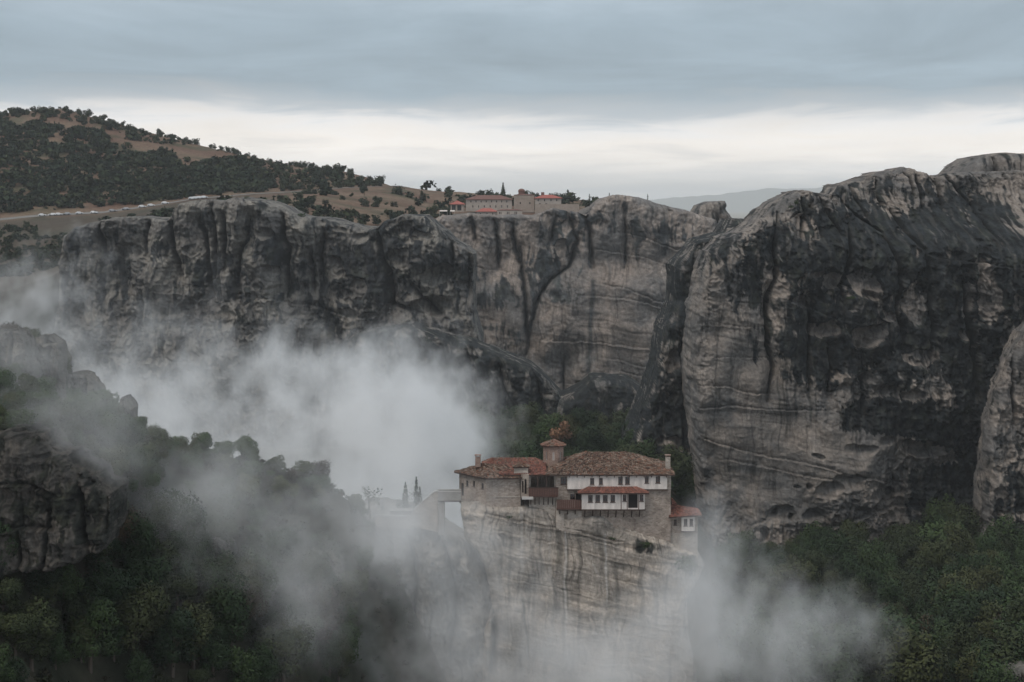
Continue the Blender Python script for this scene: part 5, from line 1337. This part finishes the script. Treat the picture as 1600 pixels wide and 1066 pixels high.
def strewn(name, label, pts, protos):
    """trees past the ones told apart: one object that places copies of a few crowns on its points"""
    me = bpy.data.meshes.new(name)
    me.from_pydata([(p[0], p[1], p[2] - 0.3) for p in pts], [], [])
    for k, nm in enumerate(('size', 'turn')):
        me.attributes.new(nm, 'FLOAT', 'POINT').data.foreach_set('value', [p[3 + k] for p in pts])
    kinds = bpy.data.collections.new('crown_kinds')
    for i, m in enumerate(protos): kinds.objects.link(bpy.data.objects.new(f'crown_kind_{i}', m))
    o = bpy.data.objects.new(name, me); col.objects.link(o)
    ng = bpy.data.node_groups.new(name, 'GeometryNodeTree')
    ng.interface.new_socket('Geometry', in_out='INPUT', socket_type='NodeSocketGeometry')
    ng.interface.new_socket('Geometry', in_out='OUTPUT', socket_type='NodeSocketGeometry')
    N = ng.nodes.new; L = ng.links.new
    gi_ = N('NodeGroupInput'); go = N('NodeGroupOutput')
    ci = N('GeometryNodeCollectionInfo'); ci.inputs['Collection'].default_value = kinds; ci.inputs['Separate Children'].default_value = True; ci.inputs['Reset Children'].default_value = True
    ip = N('GeometryNodeInstanceOnPoints'); ip.inputs['Pick Instance'].default_value = True
    sz = N('GeometryNodeInputNamedAttribute'); sz.data_type = 'FLOAT'; sz.inputs['Name'].default_value = 'size'
    tn = N('GeometryNodeInputNamedAttribute'); tn.data_type = 'FLOAT'; tn.inputs['Name'].default_value = 'turn'
    cx_ = N('ShaderNodeCombineXYZ'); L(tn.outputs['Attribute'], cx_.inputs['Z'])
    L(gi_.outputs[0], ip.inputs['Points']); L(ci.outputs[0], ip.inputs['Instance']); L(cx_.outputs[0], ip.inputs['Rotation']); L(sz.outputs['Attribute'], ip.inputs['Scale'])
    L(ip.outputs[0], go.inputs[0])
    md_ = o.modifiers.new('strewn', 'NODES'); md_.node_group = ng
    return tag(o, label, kind='stuff')
strewn('forest', 'mass of broadleaf trees covering the slopes and the valley floor',
       [(c[0], c[1], c[2], rng.triangular(0.4, 2.0, 0.8) * 1.4, rng.uniform(0, 6.28)) for c in cand if id(c) not in chosen and c[5] != 'left'], [v[1] for v in VARS[:5]])
strewn('hillside_wood', 'mass of low trees and bushes covering the misty slope left of the footbridge',
       [(c[0], c[1], c[2], rng.triangular(0.3, 1.6, 0.7) * 0.55, rng.uniform(0, 6.28)) for c in cand if id(c) not in chosen and c[5] == 'left'], [v[1] for v in UPPER])
# undergrowth on the near slope
us_ = []
for _ in range(3000):
    x = rng.uniform(-112, 5); y = rng.uniform(165, 312)
    if y < np.interp(x, RX, RY) + 2:
        z = float(ground_z(x, y)); px, py = proj(x, y, z)
        if -240 < px < 640 and py < 1120: us_.append((x, y, z, rng.uniform(0.2, 0.5)))
joined('undergrowth', 'low scrub under the trees of the misty slope', us_, [crown_arrays(620 + k, 110, 2.6, 2.6, 1.8, 1.2, 6, 0.45) for k in range(3)], GREENS[1:], M_FOREST, 0.0)

# bushes between the crags
SPOTS = ['beside the twin-headed crag', 'below the rounded crag', 'between the crags and the layered outcrop', 'below the lone pinnacle']
for i in range(120):
    px = rng.uniform(-10, 250); py = rng.uniform(585 + px * 0.35, 700 + px * 0.3)
    Yh = min(ground_hit(px, py), ground_hit(px, py + 70))
    if Yh > 300: continue
    x, y, z = P(px, py + 10, Yh - rng.uniform(0.5, 4.0))
    k = rng.randrange(5)
    spot = SPOTS[3] if px > 170 else SPOTS[1] if px > 100 else SPOTS[0] if py < 640 else SPOTS[2]
    plant('bush', (x, y, z - 0.4), None, UPPER[k][1], rng.triangular(0.25, 0.9, 0.45), rng.uniform(0, 6.28), f'{UPPER[k][2]} bush {spot} on the misty ridge', 'bush', 'bushes among the crags of the misty ridge')
# single trees one can point at
def solo(name, px, py_base, Y, h_px, arr, mat, label, cat='tree', trunk=True, gz_=None):
    me = leaf_mesh('crown', arr, mat)
    zs = arr[0][:, 2]; hh = zs.max()
    s = (h_px / F * Y) / hh
    x, _, z = P(px, py_base, Y)
    return plant(name, (x, Y, z), trunk_mesh(int(px) + 7, hh * 0.8, hh * 0.028) if trunk else None, me, s, 0.0, label, cat)
solo('broadleaf_tree', 879, 706, 560, 50, crown_arrays(701, 900, 2.4, 2.2, 2.3, 3.6, 8, 0.22), M_ORANGE, 'orange-brown autumn tree rising behind the church drum')
solo('broadleaf_tree', 1470, 892, 500, 80, crown_arrays(702, 2600, 3.0, 3.0, 2.7, 2.9, 14, 0.22), M_GREEN, 'big round dark green tree against the black foot of the great cliff')
solo('broadleaf_tree', 318, 716, 262, 36, crown_arrays(703, 700, 2.2, 2.2, 2.0, 3.2, 8, 0.26), M_GREEN, 'bushy green tree standing alone on the crest of the misty ridge')
solo('cypress_tree', 633.5, 806, 311, 53, crown_arrays(704, 500, 0.75, 0.75, 2.8, 2.9, 3, 0.16, 'spire'), M_FARG, 'shorter pale cypress with a bush at its foot behind the path wall', 'cypress')
solo('cypress_tree', 650.5, 808, 311.5, 63, crown_arrays(705, 500, 0.52, 0.52, 3.0, 3.05, 3, 0.15, 'spire'), M_FARG, 'tallest slim cypress standing behind the stair of the footbridge', 'cypress')
solo('cypress_tree', 656, 806, 312.5, 46, crown_arrays(706, 360, 0.55, 0.55, 2.6, 2.7, 3, 0.15, 'spire'), M_FARG, 'short cypress close to the right of the tallest one', 'cypress')
solo('shrub', 631, 808, 309.8, 24, crown_arrays(707, 300, 2.4, 2.0, 1.4, 1.5, 6, 0.3), M_FARG, 'round bush at the foot of the shorter cypress', 'shrub')
solo('broadleaf_tree', 578, 806, 300, 46, crown_arrays(708, 170, 2.8, 2.2, 2.2, 3.6, 7, 0.24), M_OLIVE, 'thin half-bare tree in the mist left of the path wall')
solo('fir_tree', 786, 309, 1050, 24, crown_arrays(709, 420, 1.9, 1.9, 3.0, 3.0, 3, 0.36, 'cone'), M_FARG, 'dark conical fir rising above the roofs of the far monastery', 'fir tree')
for i, (px, pb, hp, lab) in enumerate([(921, 316, 13, 'slim cypress on the plateau right of the far monastery'), (952, 313, 12, 'slim cypress near the top of the banded cliff'), (1012, 312, 9, 'small cypress on the far end of the banded cliff'), (679, 337, 24, 'cypress beside the pavilion of the far monastery'), (694, 334, 14, 'little cypress nearest the red pavilion roof')]):
    solo('cypress_tree', px, pb, 1035, hp, crown_arrays(720 + i, 140, 0.6, 0.6, 2.6, 2.6, 3, 0.3, 'spire'), M_FARG, lab, 'cypress')

# ------------------------------------------------------------------ scrub on the far hill
sb = [leaf_mesh('crown', crown_arrays(730 + k, 300, 2.9, 2.5, 1.6 + 0.25 * k, 1.6, 9, 0.42), M_FARG) for k in range(4)]
sbt = trunk_mesh(735, 2.6, 0.14, 2)
fars = []; singles = []
for _ in range(19000):
    x = rng.uniform(-520, 150); y = rng.uniform(900, 1520)
    ys, zs = ctrl(HS, x); yr, zr = ctrl(RD, x); yf, zf = ctrl(FR, x)
    if y > ys + 6 or y < yf or abs(y - yr) < 7: continue
    z = float(hill_z(x, y)); px, py = proj(x, y, z)
    if px < -30 or px > 1000: continue
    n = float(fbm(np.array([x / 40.0]), np.array([y / 55.0]), 3, 801)[0])
    if y > yr:
        t = (y - yr) / (ys - yr)
        if px < 600:
            thr = -0.8 if t < 0.30 else -0.8 + (t - 0.30) * (2.2 if px < 420 else 1.5)
            if t > 0.88: thr = -0.35 if px < 210 else 0.0
            if px < 260: thr -= 0.35 * (1 - max(0, px) / 260.0)
            keep = n > thr and t > 0.05
        else: keep = n > 0.25 and rng.random() < 0.25
    else:
        t = (yr - y) / (yr - yf)
        if px < 340: keep = n > -0.75 and px < 270 and t > (0.16 if px < 58 or 155 < px < 215 else 0.34)
        elif px < 700: keep = (n > 0.32 and rng.random() < 0.12) or (t > 0.8 and rng.random() < 0.5)
        else: keep = (n > -0.1 and rng.random() < 0.3) and (px > 880 or y > 1055)
    if keep:
        s = rng.triangular(0.3, 1.9, 0.7) * (0.6 if y < yr and px < 270 else 1.0)
        near_sky = (y > ys - 45) or (px > 430)
        (singles if near_sky else fars).append((x, y, z, s, px, py))
# thin out crowded crests
keepers = []
for c in singles:
    if all((c[0] - k[0]) ** 2 + (c[1] - k[1]) ** 2 > 30 for k in keepers): keepers.append(c)
keepers.sort(key=lambda c: (0 if c[1] > float(ctrl(HS, c[0])[0]) - 25 else 1, rng.random()))
for (x, y, z, s, px, py) in keepers[:280]:
    where = 'along the crest of the brown hill' if px < 600 else 'on the open plateau near the far monastery'
    if px < 720 and y < float(ctrl(RD, x)[0]): where = 'on the tan field between road and cliffs'
    plant('shrub', (x, y, z - 0.2), sbt, sb[rng.randrange(4)], s, rng.uniform(0, 6.28), f'small dark green shrub {where}', 'shrub', f'shrubs {where}')
far_pts = [(c[0], c[1], c[2], c[3]) for c in fars + keepers[280:]]
joined('woodland', 'dark scrub woodland covering the flank of the brown hill', far_pts, [crown_arrays(740 + k, 60, 3.3, 3.0, 1.7 + 0.3 * k, 1.7, 7, 0.9) for k in range(4)], [(0.019, 0.029, 0.018), (0.025, 0.036, 0.020), (0.034, 0.042, 0.022)], M_FOREST)
for i, (px, pb, wp, hp, lab) in enumerate([(517, 312, 42, 22, 'largest of the round dark bushes on the tan field'), (473, 311, 30, 16, 'round dark bush just left of the largest bush on the tan field'), (569, 303, 17, 14, 'small round bush on a stem right of the largest bush'), (412, 316, 24, 11, 'low dark bush at the left end of the tan field')]):
    yb = 1130.0
    arr = crown_arrays(760 + i, 420, wp / hp * 1.5, wp / hp * 1.4, 1.5, 1.5, 9, 0.34)
    solo('shrub', px, pb, yb, hp, arr, M_FARG, lab, 'shrub')

# bushes clinging to ledges and crests
for i, (px, pb, Y, hp, wf, lab) in enumerate([
        (1072, 893, 298.8, 26, 1.2, 'dark bush hanging on the right shoulder of the rock pillar below the annex'), (1012, 858, 299.0, 12, 1.6, 'low bush on the ledge under the main range of the monastery'),
        (795, 812, 299.2, 7, 1.8, 'tuft of scrub on the ledge below the gate wing'), (958, 846, 299.0, 7, 1.7, 'small tuft on the ledge below the white gallery'),
        (1246, 320, 566, 8, 1.2, 'little bush on the sloping shoulder of the great cliff'), (1236, 326, 566, 5, 1.4, 'tiny tuft just below the bush on the shoulder of the great cliff'),
        (1330, 470, 552, 8, 1.8, 'scrub in a hollow in the middle of the great cliff'),
        (386, 312, 802, 6, 2.4, 'flat scrub on top of the joint-cut cliffs'), (470, 342, 806, 10, 2.0, 'scrub in the notch at the right end of the joint-cut cliffs'),
        (836, 650, 842, 12, 1.8, 'bush growing at the left foot of the low black dome')]):
    arr = crown_arrays(780 + i, 260, 1.5 * wf, 1.3 * wf, 1.4, 1.3, 7, 0.24)
    solo('bush', px, pb, Y, hp, arr, M_GREEN, lab, 'bush')
# ------------------------------------------------------------------ air: even haze and drifting cloud
def box(name, lo, hi, mat):
    v = [(x, y, z) for x in (lo[0], hi[0]) for y in (lo[1], hi[1]) for z in (lo[2], hi[2])]
    f = [(0, 1, 3, 2), (4, 6, 7, 5), (0, 4, 5, 1), (2, 3, 7, 6), (0, 2, 6, 4), (1, 5, 7, 3)]
    return mesh_obj(name, v, f, mat)

hm = bpy.data.materials.new('haze'); hm.use_nodes = True
nt = hm.node_tree; nt.nodes.clear()
ho = nt.nodes.new('ShaderNodeOutputMaterial'); hv = nt.nodes.new('ShaderNodeVolumePrincipled')
hv.inputs['Color'].default_value = (0.965, 0.985, 1.0, 1)
hv.inputs['Density'].default_value = 0.00006
hv.inputs['Anisotropy'].default_value = 0.0
nt.links.new(hv.outputs[0], ho.inputs['Volume'])
tag(box('haze', (-15000, -60, -200), (15000, 36000, 370), hm), kind='stuff')

def fog(name, label, lo, hi, items, size, dens, amp=1.0, thr=0.0, soft=0.5, stretch=(1, 1, 1), seed=(0, 0, 0), detail=4.0, rate=1.0, fine=0.6):
    """cloud: soft bodies eroded by turbulence. items: px, py, Y, radius in x, y, z (m), weight"""
    m = bpy.data.materials.new(name); m.use_nodes = True
    nt = m.node_tree; nt.nodes.clear()
    N = nt.nodes.new; L = nt.links.new
    out = N('ShaderNodeOutputMaterial'); vol = N('ShaderNodeVolumePrincipled')
    vol.inputs['Color'].default_value = (0.997, 0.998, 0.999, 1)
    vol.inputs['Anisotropy'].default_value = 0.0
    g = N('ShaderNodeNewGeometry')
    # turbulence also bends the bodies' outlines
    mpn = N('ShaderNodeMapping'); mpn.inputs['Scale'].default_value = tuple(s / size for s in stretch); mpn.inputs['Location'].default_value = seed
    L(g.outputs['Position'], mpn.inputs[0])
    nz = N('ShaderNodeTexNoise'); nz.inputs['Scale'].default_value = 1.0; nz.inputs['Detail'].default_value = 1.0; nz.inputs['Roughness'].default_value = 0.5
    L(mpn.outputs[0], nz.inputs['Vector'])
    acc = None
    for px, py, Y, rx_, ry_, rz_, w in items:
        s = N('ShaderNodeVectorMath'); s.operation = 'SUBTRACT'; s.inputs[1].default_value = P(px, py, Y)
        L(g.outputs['Position'], s.inputs[0])
        dvn = N('ShaderNodeVectorMath'); dvn.operation = 'MULTIPLY'; dvn.inputs[1].default_value = (1 / rx_, 1 / ry_, 1 / rz_)
        L(s.outputs[0], dvn.inputs[0])
        ln = N('ShaderNodeVectorMath'); ln.operation = 'LENGTH'; L(dvn.outputs[0], ln.inputs[0])
        ma = N('ShaderNodeMath'); ma.operation = 'MULTIPLY_ADD'; ma.inputs[1].default_value = -w; ma.inputs[2].default_value = w
        L(ln.outputs['Value'], ma.inputs[0])
        if acc is None: acc = ma
        else:
            mxn = N('ShaderNodeMath'); mxn.operation = 'SMOOTH_MAX'; mxn.inputs[2].default_value = 0.25
            L(acc.outputs[0], mxn.inputs[0]); L(ma.outputs[0], mxn.inputs[1]); acc = mxn
    mp2 = N('ShaderNodeMapping'); mp2.inputs['Scale'].default_value = tuple(3.4 * s_ / size for s_ in stretch); mp2.inputs['Location'].default_value = seed
    mp2.inputs['Rotation'].default_value = (0, 0.5, 0)
    L(g.outputs['Position'], mp2.inputs[0])
    nz2 = N('ShaderNodeTexNoise'); nz2.inputs['Scale'].default_value = 1.0; nz2.inputs['Detail'].default_value = detail; nz2.inputs['Roughness'].default_value = 0.62
    L(mp2.outputs[0], nz2.inputs['Vector'])
    na = N('ShaderNodeMath'); na.operation = 'MULTIPLY_ADD'; na.inputs[1].default_value = amp * 2; na.inputs[2].default_value = -amp - fine - thr
    L(nz.outputs[0], na.inputs[0])
    nb_ = N('ShaderNodeMath'); nb_.operation = 'MULTIPLY_ADD'; nb_.inputs[1].default_value = fine * 2
    L(nz2.outputs[0], nb_.inputs[0]); L(na.outputs[0], nb_.inputs[2])
    sm = N('ShaderNodeMath'); sm.operation = 'ADD'; L(acc.outputs[0], sm.inputs[0]); L(nb_.outputs[0], sm.inputs[1])
    r = N('ShaderNodeMapRange'); r.interpolation_type = 'SMOOTHSTEP'
    r.inputs['From Min'].default_value = 0.0; r.inputs['From Max'].default_value = soft; r.inputs['To Min'].default_value = 0.0; r.inputs['To Max'].default_value = dens
    L(sm.outputs[0], r.inputs['Value'])
    L(r.outputs[0], vol.inputs['Density'])
    L(vol.outputs[0], out.inputs['Volume'])
    try: m.cycles.volume_step_rate = rate
    except Exception: pass
    o = box(name, lo, hi, m)
    tag(o, label, kind='stuff')
    return o

fog('fog', 'thick white cloud bank filling the gorge between the cliffs', (-150, 400, -140), (14, 520, 12),
    [(620, 705, 450, 30, 26, 26, 2.3), (570, 610, 470, 22, 22, 20, 1.6), (370, 590, 470, 46, 24, 18, 1.1), (130, 530, 470, 44, 24, 18, 1.15), (20, 480, 470, 34, 24, 16, 1.0), (460, 735, 440, 56, 26, 24, 1.7), (230, 670, 440, 56, 26, 22, 1.5), (620, 950, 450, 50, 34, 50, 1.7), (700, 660, 470, 17, 20, 22, 1.2)],
    24.0, 0.10, amp=1.4, thr=0.15, soft=1.9, stretch=(1, 0.7, 0.8), seed=(3.1, 0.2, 5.5), detail=5.0, fine=1.7, rate=0.55)
fog('mist', 'thin veils of mist drifting over the wooded slope', (-80, 205, -98), (12, 302, -8),
    [(330, 770, 246, 24, 13, 11, 1.1), (560, 810, 268, 20, 13, 11, 1.2), (90, 650, 224, 20, 13, 11, 1.0), (470, 900, 240, 24, 14, 13, 0.9), (720, 970, 280, 12, 13, 22, 1.4), (640, 850, 288, 16, 12, 9, 1.3), (20, 570, 226, 16, 12, 8, 0.8), (615, 805, 297, 7, 5, 4, 1.2), (640, 1050, 272, 15, 14, 11, 0.8)],
    11.0, 0.07, amp=1.0, thr=0.0, soft=1.7, seed=(1.0, 7.2, 0.0), detail=4.0, fine=0.95, rate=0.7)
fog('fog', 'bright cloud welling up at the foot of the rock pillar', (-22, 236, -125), (66, 298, -42),
    [(960, 1050, 280, 28, 13, 14, 2.2), (1110, 1000, 281, 16, 12, 17, 2.0), (1105, 910, 288, 9, 9, 12, 1.5), (1115, 830, 292, 6, 6, 9, 1.3), (820, 1085, 279, 22, 13, 13, 1.6), (1230, 1030, 280, 15, 12, 14, 1.5), (1030, 980, 286, 14, 10, 12, 1.4), (1190, 920, 286, 9, 9, 9, 1.0), (790, 960, 286, 11, 9, 14, 1.1)],
    12.0, 0.125, amp=1.2, thr=0.1, soft=2.1, seed=(5.0, 2.2, 1.0), stretch=(1, 1, 0.75), detail=4.0, fine=1.3, rate=0.7)
